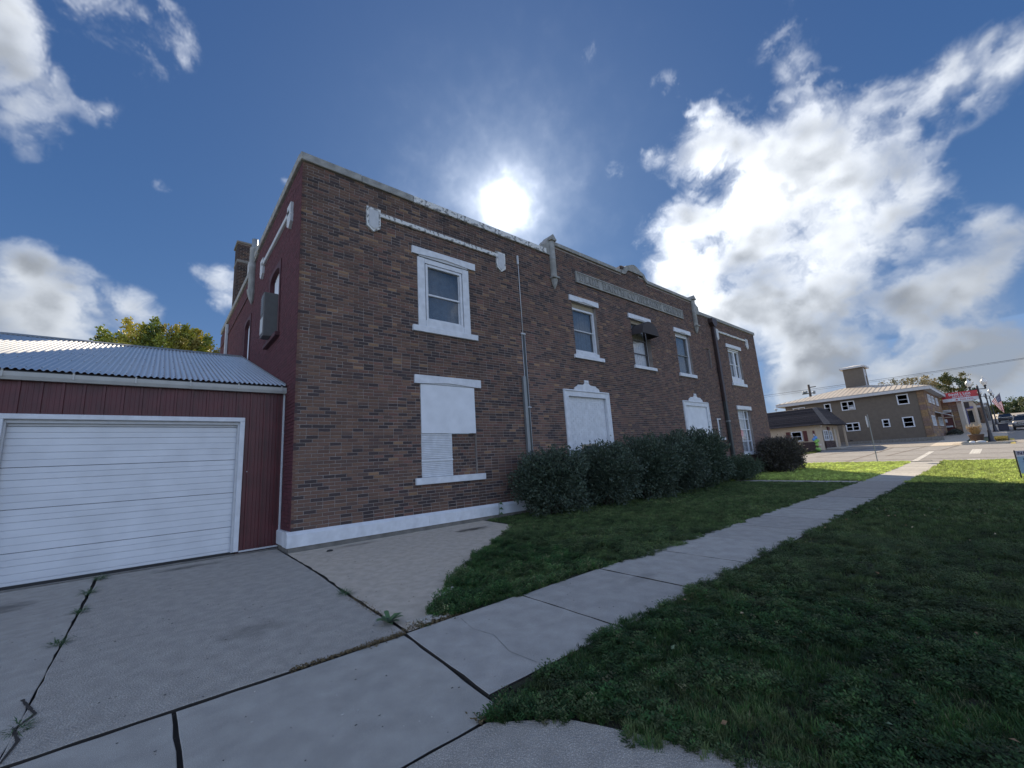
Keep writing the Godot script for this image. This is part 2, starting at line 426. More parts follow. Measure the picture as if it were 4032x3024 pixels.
func rect(x0: float, z0: float, x1: float, z1: float) -> PackedVector2Array:
	return PackedVector2Array([Vector2(x0, z0), Vector2(x1, z0), Vector2(x1, z1), Vector2(x0, z1)])

func build_ground() -> void:
	edges = mb()
	struct("ground", sheet(-60, 400, -90, 90, 92, 36, -0.075), M.land)
	struct("soil", sheet(-6, 31, -1.0, 12.0, 37, 13, -0.035), M.dark_gap)
	# soil under the two lawns
	var lawn_a := sheet(0.2, 30.8, 0.0, 5.1, 60, 10, -0.012)
	struct("lawn_soil", lawn_a, M.soil)
	struct("lawn_soil", sheet(25.4, 30.8, -14.0, -0.001, 12, 20, -0.012), M.soil)
	struct("lawn_soil", sheet(-0.1, 30.8, 6.44, 16.0, 60, 18, -0.016), M.soil)
	# driveway
	var drive := Node3D.new(); drive.name = "driveway"; add_child(drive); drive.set_meta("kind", "structure")
	var g := 0.011
	obj("slab", slab(rect(-5.6, -0.62, -2.60 - g, 5.083), 0.0), M.concrete, drive)
	obj("slab", slab(PackedVector2Array([Vector2(-2.58 + g, -0.62), Vector2(-0.08, -0.62), Vector2(-0.1, 2.07), Vector2(-0.16, 3.5), Vector2(-0.185, 5.08), Vector2(-2.62 + g, 5.083)])), M.concrete_rough, drive)
	obj("slab", slab(PackedVector2Array([Vector2(-0.04, 0.07), Vector2(4.4, 0.07), Vector2(4.35, 1.3), Vector2(3.89, 1.72), Vector2(2.27, 2.98), Vector2(1.36, 3.68), Vector2(0.8, 4.27), Vector2(0.26, 4.82), Vector2(0.05, 5.05), Vector2(-0.14, 5.07), Vector2(-0.12, 3.5), Vector2(-0.06, 2.07)]), -0.004, 0.09, 0.012), M.concrete_tan, drive)
	obj("slab", slab(rect(-5.6, 5.117, -1.86, 6.66), -0.006), M.concrete_fine, drive)
	obj("slab", slab(PackedVector2Array([Vector2(-1.835, 5.117), Vector2(-0.2 - g, 5.122), Vector2(-0.28 - g, 6.55), Vector2(-0.47, 6.66), Vector2(-1.83, 6.67)]), -0.008), M.concrete_fine, drive)
	obj("slab", slab(PackedVector2Array([Vector2(-5.6, 6.69), Vector2(-0.46, 6.70), Vector2(-0.1, 7.0), Vector2(0.08, 7.4), Vector2(0.34, 7.95), Vector2(0.62, 8.6), Vector2(0.85, 9.2), Vector2(1.2, 12.0), Vector2(-5.6, 12.0)]), -0.004), M.concrete_rough, drive)
	obj("sill_strip", mb().span(Vector3(-5.6, -0.06, -0.80), Vector3(-0.05, 0.02, -0.70)), M.old_concrete, drive)
	obj("sill_strip", mb().span(Vector3(-5.6, -0.07, -0.66), Vector3(-0.6, 0.012, -0.635)), M.old_concrete, drive)
	# hairline cracks in the slabs: thin recess filled with dirt
	crack(drive, [Vector2(0.35, 5.2), Vector2(0.28, 5.5), Vector2(0.33, 5.75), Vector2(0.22, 6.1), Vector2(0.25, 6.42)], 0.0, 0.003)
	crack(drive, [Vector2(-2.66, 4.1), Vector2(-2.6, 4.3), Vector2(-2.55, 4.45), Vector2(-2.62, 4.62), Vector2(-2.57, 4.82), Vector2(-2.6, 5.06)], 0.0, 0.02)
	crack(drive, [Vector2(-4.4, 1.25), Vector2(-3.25, 1.26), Vector2(-2.5, 1.27), Vector2(-1.5, 1.2), Vector2(-0.3, 1.24)], 0.0, 0.004)
	crack(drive, [Vector2(-2.5, 3.1), Vector2(-1.7, 3.2), Vector2(-1.0, 3.18), Vector2(-0.3, 3.15)], 0.0, 0.004)
	crack(drive, [Vector2(0.02, 0.35), Vector2(0.3, 0.3), Vector2(0.62, 0.22), Vector2(1.5, 0.24)], 0.0, 0.005)
	for q in [[3.45, 0.95, 1.3, 0.5, 0.62], [1.1, 0.4, 1.6, 0.3, 0.3], [-1.5, -0.2, 1.6, 0.4, 0.35], [-3.4, 0.6, 1.2, 0.9, 0.3], [-1.2, 3.9, 0.9, 0.6, 0.16], [2.6, 5.8, 0.8, 0.4, 0.14]]:
		stain(drive, q[0], q[1], q[2], q[3], q[4])
	# sidewalk of square slabs
	var walk_mats := []
	for q in [[0.72, 0.69, 0.63], [0.68, 0.65, 0.595], [0.75, 0.72, 0.66], [0.64, 0.61, 0.56], [0.6, 0.555, 0.5]]:
		walk_mats.append(mat(lin(q[0], q[1], q[2]), 0.92, T.speck, 2.4, T.bump, 1.0, 0.25, T.dirt, 0.33))
	var walk := Node3D.new(); walk.name = "sidewalk"; add_child(walk); walk.set_meta("kind", "structure")
	var x := -0.2
	var k := 0
	while x < 30.4:
		var w := 1.415 if k < 11 else 1.45
		var lift := rf(-0.003, 0.003)
		var m2: Material = walk_mats[[0, 1, 0, 2, 1, 3, 0, 1, 3, 2, 1, 0][k % 12]]
		if k > 8 and k < 13: m2 = walk_mats[4]
		var lean := 0.075 if k == 0 else 0.0
		obj("slab", slab(PackedVector2Array([Vector2(x + 0.013, 5.12), Vector2(minf(x + w - 0.012, 30.5), 5.1), Vector2(minf(x + w - 0.012, 30.5), 6.47), Vector2(x + 0.013 - lean, 6.47)]), lift), m2, walk)
		obj("joint_filler", seam(x + w, 5.1, x + w, 6.47, 0.03, 0.014), M.dark_gap, walk)
		x += w; k += 1
	for s in 3:
		obj("walk_slab", slab(rect(17.45, 0.75 + s * 1.43, 18.35, 2.16 + s * 1.43), -0.004), M.concrete, walk)
	obj("slab_edges", edges, M.dark_gap, walk)
	# crossroad, its kerbs and its markings
	var road := struct("road", sheet(30.95, 47.6, -70, 60, 20, 40, -0.03), M.road_grey)
	struct("road", sheet(47.61, 200.0, 8.9, 60, 76, 16, -0.034), M.road)
	struct("kerb", kerb_strip(30.78, 30.95, -70, 60, 0.0), M.concrete_tan)
	struct("pavement", sheet(47.6, 62.0, -70, 4.5, 10, 30, -0.012), M.road)
	struct("pavement", sheet(47.6, 62.0, 4.5, 6.4, 10, 4, -0.012), M.concrete_tan)
	struct("pavement", sheet(62.0, 200, 3.4, 8.9, 60, 6, -0.01), M.concrete_tan)
	struct("island", island(), M.concrete_tan)
	for q in [[30.95, 5.05, 40.6, 5.32], [36.6, 7.15, 41.9, 7.62], [30.95, 7.25, 32.3, 7.75]]:
		obj("road_marking", sheet(q[0], q[2], q[1], q[3], 8, 1, -0.026), M.paint_line, road)
	for q in [[[33.0, -18.0], [33.4, 14.0]], [[37.2, -18], [37.0, 14.0]], [[41.6, -18], [41.8, 14.0]], [[31, -6.0], [47.5, -6.3]], [[38, -1.2], [47.5, 0.4]], [[36.8, 3.2], [47.4, 4.3]], [[41.5, 5.6], [47.5, 6.2]], [[31, 1.9], [47.5, 2.2]]]:
		obj("tar_seam", seam(q[0][0], q[0][1], q[1][0], q[1][1], 0.12), M.tar, road)
	obj("road_marking", sheet(47.2, 56.5, 8.95, 9.2, 6, 1, -0.02), M.yellow_line, road)

func kerb_strip(x0: float, x1: float, z0: float, z1: float, lift: float) -> MB:
	var m := mb()
	for k in 65:
		var a := lerpf(z0, z1, k / 65.0); var b := lerpf(z0, z1, (k + 1) / 65.0)
		m.span(Vector3(x0, gy(x0, a) - 0.15, a), Vector3(x1, gy(x0, a) + lift, b))
	return m

func island() -> MB:
	var m := mb()
	var p := PackedVector2Array([Vector2(48.3, -6.3), Vector2(49.0, -5.8), Vector2(56, -5.6), Vector2(60, -6.2), Vector2(60, -8.9), Vector2(50, -9.2), Vector2(48.6, -8.6)])
	var y := gy(49.5, 7.5)
	return m.prism(p, y - 0.3, y + 0.06, Transform3D(Basis(Vector3(1, 0, 0), Vector3(0, 0, -1), Vector3(0, 1, 0)), Vector3.ZERO))

func seam(x0: float, z0: float, x1: float, z1: float, w: float, deep := 0.022) -> MB:
	var m := mb()
	var n := 24
	var d := Vector2(x1 - x0, z1 - z0).normalized().orthogonal() * w * 0.5
	for k in n:
		var a := Vector2(lerpf(x0, x1, float(k) / n), lerpf(z0, z1, float(k) / n)); var b := Vector2(lerpf(x0, x1, (k + 1.0) / n), lerpf(z0, z1, (k + 1.0) / n))
		var f := func(q: Vector2) -> Vector3: return Vector3(q.x, gy(q.x, q.y) - deep, q.y)
		m.quad(f.call(a - d), f.call(b - d), f.call(b + d), f.call(a + d))
	return m

func stain(parent: Node, x: float, z: float, w: float, d: float, a: float) -> void:
	var im := Image.create(64, 64, false, Image.FORMAT_RGBA8)
	var n := FastNoiseLite.new(); n.seed = int(x * 50) + 77; n.frequency = 0.07
	for j in 64:
		for i in 64:
			var r := Vector2(i - 31.5, j - 31.5).length() / 31.5 + n.get_noise_2d(i, j) * 0.45
			im.set_pixel(i, j, Color(0.1, 0.095, 0.085, a * smoothstep(0.85, 0.15, r)))
	var m := StandardMaterial3D.new(); m.albedo_texture = ImageTexture.create_from_image(im); m.transparency = BaseMaterial3D.TRANSPARENCY_ALPHA; m.roughness = 0.95
	var g := mb()
	var f := func(u: float, v: float) -> Vector3:
		var p := Vector2(x + (u - 0.5) * w, z + (v - 0.5) * d)
		return Vector3(p.x, gy(p.x, p.y) + 0.006, p.y)
	g.quad(f.call(0, 1), f.call(1, 1), f.call(1, 0), f.call(0, 0))
	g.uv = PackedVector2Array([Vector2(0, 1), Vector2(1, 0), Vector2(1, 1), Vector2(0, 1), Vector2(0, 0), Vector2(1, 0)])
	obj("stain", g, m, parent)

func crack(parent: Node, pts: Array, lift: float, w := 0.006) -> void:
	var m := mb()
	for k in pts.size() - 1:
		var n := 6
		for s in n:
			var a: Vector2 = pts[k].lerp(pts[k + 1], s / float(n)); var b: Vector2 = pts[k].lerp(pts[k + 1], (s + 1) / float(n))
			var d := (b - a).orthogonal().normalized() * w * rf(0.25, 0.6)
			var f := func(q: Vector2) -> Vector3: return Vector3(q.x, gy(q.x, q.y) + 0.004 + lift, q.y)
			m.quad(f.call(a - d), f.call(b - d), f.call(b + d), f.call(a + d))
	obj("crack", m, M.dark_gap, parent)

# ------------------------------------------------------------------ the creamery's facade
func top_at(x: float) -> float:
	if x < 7.62: return 8.245
	if x < 17.9:
		if x > 12.05 and x < 13.9: return 9.06 if x < 13.3 else 8.86
		return 8.665
	return 8.11

# Weathering of the wall: soot and run-off under the coping and under the sill ends, splash near the ground, pale bloom by the downspout.
func wall_stain(x: float, y: float) -> float:
	var k := sin(x * 7.3) * 0.5 + sin(x * 17.1 + 2.0) * 0.3 + sin(x * 3.1 + 1.0) * 0.4
	var f := 1.0
	f *= 1.0 - 0.3 * clampf(0.55 + k * 0.6, 0.0, 1.0) * smoothstep(1.5, 0.0, top_at(x) - y)
	f *= 1.0 - 0.22 * smoothstep(1.0, 0.3, y) * clampf(0.7 + k * 0.4, 0.0, 1.0)
	for q in [2.62, 4.5, 8.6, 10.12, 12.13, 13.66, 15.63, 17.12, 21.2, 22.98]:
		var dx := absf(x - q)
		if y < 4.75 and dx < 0.22: f *= 1.0 - 0.26 * smoothstep(0.22, 0.0, dx) * smoothstep(2.9, 4.7, y)
		if y < 1.05 and dx < 0.22 and q < 5.0: f *= 1.0 - 0.2 * smoothstep(0.22, 0.0, dx)
	f *= 1.0 + 0.38 * smoothstep(1.1, 0.1, absf(x - 6.7 - 0.25 * sin(y * 2.3))) * smoothstep(6.0, 3.5, y)
	return f

func brick_color(x: float, y: float) -> Color:
	var n := sin(x * 0.9 + sin(y * 1.7)) * 0.5 + 0.5
	var k := rng.randf()
	var c: Color
	if k < 0.22: c = Color(0.072, 0.062, 0.07)
	elif k < 0.42: c = Color(0.14, 0.104, 0.095)
	elif k < 0.70: c = Color(0.195, 0.136, 0.112)
	elif k < 0.87: c = Color(0.235, 0.163, 0.124)
	elif k < 0.965: c = Color(0.23, 0.14, 0.118)
	else: c = Color(0.36, 0.26, 0.165)
	var red := smoothstep(6.0, 20.0, x)
	c = c.lerp(Color(0.185, 0.116, 0.104), 0.35 * red)
	c = c.lerp(Color(0.165, 0.112, 0.098), 0.06)
	var s := rf(0.84, 1.12) * (1.0 + 0.14 * (n - 0.5)) * 0.72 * wall_stain(x, y)
	return Color(c.r * s * 1.16, c.g * s * rf(0.93, 0.98), c.b * s * 0.86, 1.0)

func brick_mesh() -> ArrayMesh:            # unit brick, its face at z = 0, sides running back
	var m := mb()
	var e := 0.02; var f := 0.06
	var a := [Vector3(-0.5 + e, -0.5 + f, 0), Vector3(0.5 - e, -0.5 + f, 0), Vector3(0.5 - e, 0.5 - f, 0), Vector3(-0.5 + e, 0.5 - f, 0)]
	var b := [Vector3(-0.5, -0.5, -0.004), Vector3(0.5, -0.5, -0.004), Vector3(0.5, 0.5, -0.004), Vector3(-0.5, 0.5, -0.004)]
	m.quad(a[0], a[1], a[2], a[3])
	for k in 4:
		var j := (k + 1) % 4
		m.quad(b[k], b[j], a[j], a[k])
		m.quad(b[k] - Vector3(0, 0, 0.03), b[j] - Vector3(0, 0, 0.03), b[j], b[k])
	return m.mesh()

# Courses of bricks in a wall (u along it, y up), holes left out; top gives the height of the wall at u.
func lay(u0: float, u1: float, y0: float, y1: float, holes: Array, top, pitch := PITCH, bl := BL) -> Array:
	var out := []
	var row := 0
	var y := y0
	while y + pitch <= y1 + 0.001:
		var x := u0 - (bl * 0.5 if row % 2 else 0.0) + rf(-0.006, 0.006)
		while x < u1:
			var l := bl if rng.randf() > 0.035 else bl * 0.5
			var a := maxf(x, u0); var b := minf(x + l, u1)
			x += l
			if b - a < 0.012: continue
			var parts := [[a, b]]
			for h in holes:
				if y + pitch * 0.5 > h[2] and y + pitch * 0.5 < h[3]:
					var nx := []
					for s in parts:
						if s[1] <= h[0] or s[0] >= h[1]: nx.append(s)
						else:
							if h[0] - s[0] > 0.03: nx.append([s[0], h[0]])
							if s[1] - h[1] > 0.03: nx.append([h[1], s[1]])
					parts = nx
			for s in parts:
				if top != null and y + pitch > top.call((s[0] + s[1]) * 0.5): continue
				out.append([(s[0] + s[1]) * 0.5, y + pitch * 0.5, s[1] - s[0]])
		y += pitch
		row += 1
	return out

func build_creamery() -> void:
	var t := thing("brick_creamery", "long two-storey brown brick creamery with white window trim and carved name panel", "building")
	# openings: x0, x1, y0, y1
	var holes := [[2.76, 4.34, 4.86, 6.8], [2.77, 4.365, 1.155, 3.4], [8.70, 10.0, 4.86, 6.8], [12.23, 13.53, 4.86, 6.8], [15.73, 17.03, 4.86, 6.8], [21.3, 22.87, 4.86, 6.8], [21.3, 22.9, 1.155, 3.4], [18.6, 19.08, 5.39, 6.42], [18.7, 19.06, 1.95, 2.87], [7.86, 10.25, 0.3, 3.6], [15.55, 17.96, 0.3, 3.6]]
	# the masonry behind the face bricks, pieced round the openings
	var xs := [0.012]
	for h in holes: xs.append_array([h[0], h[1]])
	xs.append(LEN); xs.append_array([7.62, 17.9, 12.05, 13.3, 13.9]); xs.sort()
	var wall := mb()
	for k in xs.size() - 1:
		if xs[k + 1] - xs[k] < 0.002: continue
		var mid: float = (xs[k] + xs[k + 1]) * 0.5
		var ys := []
		for h in holes:
			if mid > h[0] and mid < h[1]: ys.append([h[2], h[3]])
		ys.sort_custom(func(a, b): return a[0] < b[0])
		var y := 0.0
		for q in ys:
			if q[0] > y: wall.span(Vector3(xs[k], y, -0.32), Vector3(xs[k + 1], q[0], -0.008))
			y = q[1]
		wall.span(Vector3(xs[k], y, -0.32), Vector3(xs[k + 1], top_at(mid), -0.008))
	obj("wall", wall, M.mortar, t)
	# face bricks: the 300 that show largest are parts, the rest one part
	var bm := brick_mesh()
	var list := lay(0.0, LEN, 0.355, 9.1, holes, top_at)
	var eye := Vector2(-2.0862, 1.356)
	list.sort_custom(func(a, b): return Vector2(a[0], a[1]).distance_squared_to(eye) < Vector2(b[0], b[1]).distance_squared_to(eye))
	var shades := []
	for k in 14:
		var q := mat(brick_color(1.0, 1.0).linear_to_srgb(), 0.85, T.grain, 2.0, T.bump, 2.0, 0.5, T.soft, 0.35)
		shades.append(q)
	var xf := []; var col := []
	for k in list.size():
		var b = list[k]
		var tr := Transform3D(Basis.from_euler(Vector3(rf(-0.012, 0.012), rf(-0.008, 0.008), rf(-0.006, 0.006))) * Basis.from_scale(Vector3(b[2] - 0.0115, PITCH - 0.0115 + rf(-0.001, 0.001), 1.0)), Vector3(b[0], b[1], rf(-0.0025, 0.002)))
		if k < 300: obj("brick", bm, shades[rng.randi() % shades.size()], t, tr)
		else:
			xf.append(tr); col.append(brick_color(b[0], b[1]))
	stuff("face_bricks", bm, M.brick_mm, xf, col, t)
	# filled openings: the narrow recess and the infill beside the louvres
	xf = []; col = []
	for b in lay(18.6, 19.08, 5.39, 6.42, [], null):
		xf.append(Transform3D(Basis.from_scale(Vector3(b[2] - 0.012, PITCH - 0.012, 1)), Vector3(b[0], b[1], -0.07))); col.append(Color(0.1, 0.06, 0.055))
	for b in lay(3.645, 4.36, 1.155, 2.19, [], null, 0.079, 0.17):
		xf.append(Transform3D(Basis.from_scale(Vector3(b[2] - 0.012, 0.066, 1)), Vector3(b[0], b[1], -0.06))); col.append(brick_color(4.0, 1.5))
	stuff("infill_bricks", bm, M.brick_mm, xf, col, t)
	obj("infill_wall", mb().span(Vector3(18.6, 5.39, -0.3), Vector3(19.08, 6.42, -0.078)).span(Vector3(3.64, 1.155, -0.3), Vector3(4.365, 2.19, -0.068)), M.mortar, t)
	# painted base course with a sloped top, and the rough footing under it
	var base := mb()
	var prof := PackedVector2Array([Vector2(-0.3, 0.085), Vector2(0.06, 0.08), Vector2(0.065, 0.30), Vector2(0.0, 0.362), Vector2(-0.3, 0.362)])
	var along := Basis(Vector3(0, 0, 1), Vector3(0, 1, 0), Vector3(-1, 0, 0))        # prism x -> world z, prism z -> world -x
	var cuts := [-0.065, 2.9, 5.9, 7.84]
	for k in 3: base.prism(prof, -cuts[k + 1] + 0.003, -cuts[k] - 0.0, Transform3D(along, Vector3.ZERO))
	base.prism(prof, -15.53, -10.27, Transform3D(along, Vector3.ZERO)); base.prism(prof, -LEN, -17.98, Transform3D(along, Vector3.ZERO))
	obj("base_course", base, M.white, t)
	obj("base_return", mb().cbox(Vector3(-0.02, 0.22, -0.585), Vector3(0.09, 0.275, 0.56), 0.02), M.white, t)
	obj("footing", mb().span(Vector3(-0.03, -0.3, -0.9), Vector3(LEN, 0.082, 0.035)), M.old_concrete, t)
	# coping stones
	var x := -0.05
	while x < 7.58:
		var w := minf(1.36, 7.6 - x)
		obj("coping_stone", mb().cbox(Vector3(x + w * 0.5, 8.335 + rf(-0.003, 0.003), -0.15), Vector3(w - 0.008, 0.19, 0.42), 0.012), M.peeling if x > 2.0 else M.stone, t)
		x += w
	x = 18.36
	while x < LEN - 0.1:
		var w := minf(1.4, LEN + 0.05 - x)
		obj("coping_stone", mb().cbox(Vector3(x + w * 0.5, 8.20 + rf(-0.003, 0.003), -0.15), Vector3(w - 0.008, 0.17, 0.42), 0.012), M.stone, t)
		x += w
	for seg in [[7.98, 11.95], [13.95, 17.78]]:
		x = seg[0]
		while x < seg[1] - 0.1:
			var w := minf(1.3, seg[1] - x)
			obj("coping_stone", mb().cbox(Vector3(x + w * 0.5, 8.735, -0.15), Vector3(w - 0.008, 0.145, 0.42), 0.012), M.stone, t)
			x += w
	# the curved pediment in the middle: two coping pieces over brick
	var ped := PackedVector2Array()
	var up := [Vector2(11.95, 8.665), Vector2(11.95, 8.81), Vector2(12.12, 8.86), Vector2(12.2, 8.99), Vector2(12.3, 9.08), Vector2(12.55, 9.17), Vector2(12.78, 9.26), Vector2(12.95, 9.285), Vector2(13.15, 9.23), Vector2(13.35, 9.12), Vector2(13.55, 9.06), Vector2(13.66, 9.0), Vector2(13.72, 8.88), Vector2(13.84, 8.81), Vector2(13.97, 8.80)]
	ped.append_array(PackedVector2Array(up))
	ped.append_array(PackedVector2Array([Vector2(13.97, 8.665), Vector2(13.82, 8.67), Vector2(13.66, 8.74), Vector2(13.58, 8.86), Vector2(13.5, 8.92), Vector2(12.45, 8.92), Vector2(12.34, 8.86), Vector2(12.24, 8.72), Vector2(12.1, 8.67)]))
	obj("pediment_stone", mb().prism(ped, -0.36, 0.055), M.stone, t)
	# shoulders stepping down from the middle bay
	for s in [1.0, -1.0]:
		var c := 7.86 if s < 0 else 17.86
		var lowy := 8.43 if s < 0 else 8.285
		var p := PackedVector2Array([Vector2(0, lowy - 0.2), Vector2(0, 8.87), Vector2(0.12, 8.86), Vector2(0.2, 8.74), Vector2(0.26, 8.62), Vector2(0.4, 8.54), Vector2(0.52, 8.5), Vector2(0.54, lowy - 0.02), Vector2(0.56, lowy - 0.2)])
		for k in p.size(): p[k] = Vector2(c + s * p[k].x, p[k].y)
		obj("shoulder_stone", mb().prism(p, -0.36, 0.05), M.stone, t)
		var col_m := mb(true)
		col_m.lathe([Vector2(0.115, 7.44), Vector2(0.115, 8.08), Vector2(0.118, 8.085), Vector2(0.115, 8.09), Vector2(0.115, 8.76)], 16, Transform3D(Basis(), Vector3(c, 0, 0.035)))
		var cn := obj("colonnette", col_m, M.stone, t)
		var cap := mb()
		cap.cbox(Vector3(c, 8.79, 0.04), Vector3(0.27, 0.08, 0.3), 0.01).cbox(Vector3(c, 7.41, 0.04), Vector3(0.30, 0.07, 0.3), 0.01)
		cap.prism(PackedVector2Array([Vector2(c - 0.13, 8.83), Vector2(c + 0.13, 8.83), Vector2(c, 8.99)]), -0.3, 0.17)
		cap.lathe([Vector2(0.0, 7.0), Vector2(0.08, 7.16), Vector2(0.12, 7.3), Vector2(0.13, 7.38)], 8, Transform3D(Basis(), Vector3(c, 0, 0.035)))
		obj("corbel", cap, M.stone, cn)
	# hood moulds: a strip between two shields
	hood(t, 1.425, 1.77, 5.38, 5.715, 0.0)
	hood(t, 19.98, 20.33, 23.9, 24.25, 0.0)
	# carved name panel
	var sg := obj("name_panel", mb().cbox(Vector3(12.85, 7.775, 0.0), Vector3(7.66, 0.42, 0.07), 0.01), M.stone, t)
	var fr := mb()
	fr.cbox(Vector3(12.85, 7.965, 0.043), Vector3(7.66, 0.05, 0.03), 0.006).cbox(Vector3(12.85, 7.585, 0.043), Vector3(7.66, 0.05, 0.03), 0.006)
	for q in [9.045, 16.655]: fr.cbox(Vector3(q, 7.775, 0.043), Vector3(0.05, 0.33, 0.03), 0.006)
	obj("panel_border", fr, M.stone, sg)
	var words := [["BLUE", 9.22, 10.62], ["EARTH", 10.88, 12.4], ["CO", 12.6, 13.12], ["OPERATIVE", 13.2, 14.86], ["CREAMERY", 15.0, 16.55]]
	words = [["BLUE", 9.2, 10.3], ["EARTH", 10.55, 12.0], ["CO", 12.2, 12.72], ["OPERATIVE", 12.88, 14.72], ["CREAMERY", 14.95, 16.52]]
	for q in words: lettering(q[0], q[1], q[2], 7.775, 0.265, 0.043, M.letter, sg, "Droid Serif", 700)
	# lintels, sills and windows
	for q in [[2.6, 4.56, true], [8.555, 10.15, true], [12.07, 13.69, true], [15.61, 17.14, true], [21.09, 23.01, true]]:
		lintel(t, q[0], q[1], 6.8, 6.995)
	lintel(t, 2.605, 4.565, 3.405, 3.615); lintel(t, 21.22, 23.08, 3.405, 3.615)
	for q in [[2.59, 4.545, 4.72, 4.875], [8.57, 10.18, 4.725, 4.86], [12.11, 13.7, 4.73, 4.86], [15.61, 17.18, 4.72, 4.87], [21.18, 23.03, 4.7, 4.86], [2.59, 4.575, 1.005, 1.16], [21.19, 23.1, 1.03, 1.16], [18.66, 19.22, 1.84, 1.95]]:
		obj("sill", mb().cbox(Vector3((q[0] + q[1]) * 0.5, (q[2] + q[3]) * 0.5, -0.06), Vector3(q[1] - q[0], q[3] - q[2], 0.26), 0.01), M.white, t)
	windows(t)
	doorways(t)
	# pipes and conduits
	var ds := obj("downspout", mb().cbox(Vector3(6.14, 1.98, 0.055), Vector3(0.105, 3.76, 0.1), 0.01), M.galv_grey, t)
	ds.set_meta("label", "pale grey metal downspout box on lower wall")
	obj("conduit", mb(true).tube([Vector3(6.215, 5.2, 0.02), Vector3(6.215, 0.4, 0.02)], [0.009], 6), M.trim, t)
	obj("conduit", mb(true).tube([Vector3(6.335, 5.2, 0.02), Vector3(6.335, 0.4, 0.02)], [0.009], 6), M.trim, t)
	obj("pipe_channel", mb().cbox(Vector3(6.275, 2.8, 0.012), Vector3(0.105, 4.8, 0.03), 0.005), M.green_pipe, t)
	obj("conduit", mb(true).tube([Vector3(6.265, 7.78, 0.02), Vector3(6.265, 5.2, 0.02)], [0.012], 6), M.trim, t)
	obj("conduit_box", mb().cbox(Vector3(6.265, 5.2, 0.03), Vector3(0.17, 0.05, 0.05), 0.008).cbox(Vector3(6.25, 7.62, 0.03), Vector3(0.06, 0.3, 0.05), 0.008).cbox(Vector3(6.26, 2.95, 0.04), Vector3(0.22, 0.035, 0.05), 0.006), M.trim, t)
	var lh := mb()
	lh.prism(PackedVector2Array([Vector2(19.4, 8.08), Vector2(19.95, 8.08), Vector2(19.95, 7.86), Vector2(19.78, 7.66), Vector2(19.58, 7.66), Vector2(19.4, 7.86)]), 0.0, 0.22)
	obj("leader_head", lh, M.brown_pipe, t)
	obj("leader_pipe", mb().cbox(Vector3(19.68, 5.7, 0.1), Vector3(0.2, 3.95, 0.15), 0.02), M.brown_pipe, t)
	obj("leader_pipe", mb().cbox(Vector3(19.68, 1.95, 0.1), Vector3(0.19, 3.6, 0.14), 0.02), M.green_pipe, t)
	obj("pipe_band", mb().cbox(Vector3(19.68, 2.75, 0.1), Vector3(0.23, 0.06, 0.17), 0.008).cbox(Vector3(19.86, 5.4, 0.02), Vector3(0.05, 0.06, 0.06), 0.006), M.galv_grey, t)
	obj("pipe_cable", mb(true).tube([Vector3(19.85, 5.9, 0.02), Vector3(19.85, 0.4, 0.02)], [0.012], 6), M.trim, t)
	# roof, the end wall and an unseen block added to cast the lawn's shadow edge
	obj("roof", mb().span(Vector3(0.3, 7.9, -14.0), Vector3(LEN - 0.3, 8.0, -0.3)), M.tar, t)
	obj("end_wall", mb().span(Vector3(LEN - 0.32, -0.1, -14.0), Vector3(LEN - 0.001, 8.1, -0.01)), M.mortar, t)
	obj("added_shadow_block", mb().span(Vector3(LEN, -0.2, -13.5), Vector3(27.75, 8.75, -1.65)), M.mortar, t)

func hood(t: Node, a0: float, a1: float, b0: float, b1: float, z: float) -> void:
	var h := obj("hood_strip", mb().cbox(Vector3((a1 + b0) * 0.5, 7.533, z + 0.02), Vector3(b0 - a1, 0.115, 0.08), 0.012), M.peeling, t)
	for q in [[a0, a1], [b0, b1]]:
		var c: float = (q[0] + q[1]) * 0.5; var w: float = (q[1] - q[0]) * 0.5
		var m := mb()
		m.prism(PackedVector2Array([Vector2(c - w, 7.66), Vector2(c - w, 7.155), Vector2(c, 7.03), Vector2(c + w, 7.155), Vector2(c + w, 7.66)]), z - 0.05, z + 0.055)
		var s := obj("shield", m, M.peeling, h)
		w -= 0.055
		obj("shield_face", mb().prism(PackedVector2Array([Vector2(c - w, 7.6), Vector2(c - w, 7.185), Vector2(c, 7.1), Vector2(c + w, 7.185), Vector2(c + w, 7.6)]), z + 0.05, z + 0.066), M.trim, t)

func lettering(text: String, x0: float, x1: float, y: float, h: float, z: float, m: Material, parent: Node, font := "Droid Sans", weight := 400, depth := 0.022, xf := Transform3D()) -> MeshInstance3D:
	var tm := TextMesh.new(); tm.text = text
	var f := SystemFont.new(); f.font_names = PackedStringArray([font]); f.font_weight = weight
	tm.font = f; tm.font_size = 64; tm.pixel_size = 0.01; tm.depth = depth
	tm.horizontal_alignment = HORIZONTAL_ALIGNMENT_CENTER; tm.vertical_alignment = VERTICAL_ALIGNMENT_CENTER
	var bb := tm.get_aabb()
	var sc := Vector3((x1 - x0) / maxf(bb.size.x, 0.01), h / maxf(bb.size.y, 0.01), 1.0)
	var c := bb.get_center()
	var o := obj("lettering", tm, m, parent, Transform3D())
	var off := Vector3.ZERO
	var p := parent
	while p != self:
		off -= p.position; p = p.get_parent()
	o.transform = Transform3D(Basis(), off) * xf * Transform3D(Basis.from_scale(sc), Vector3((x0 + x1) * 0.5 - c.x * sc.x, y - c.y * sc.y, z))
	return o

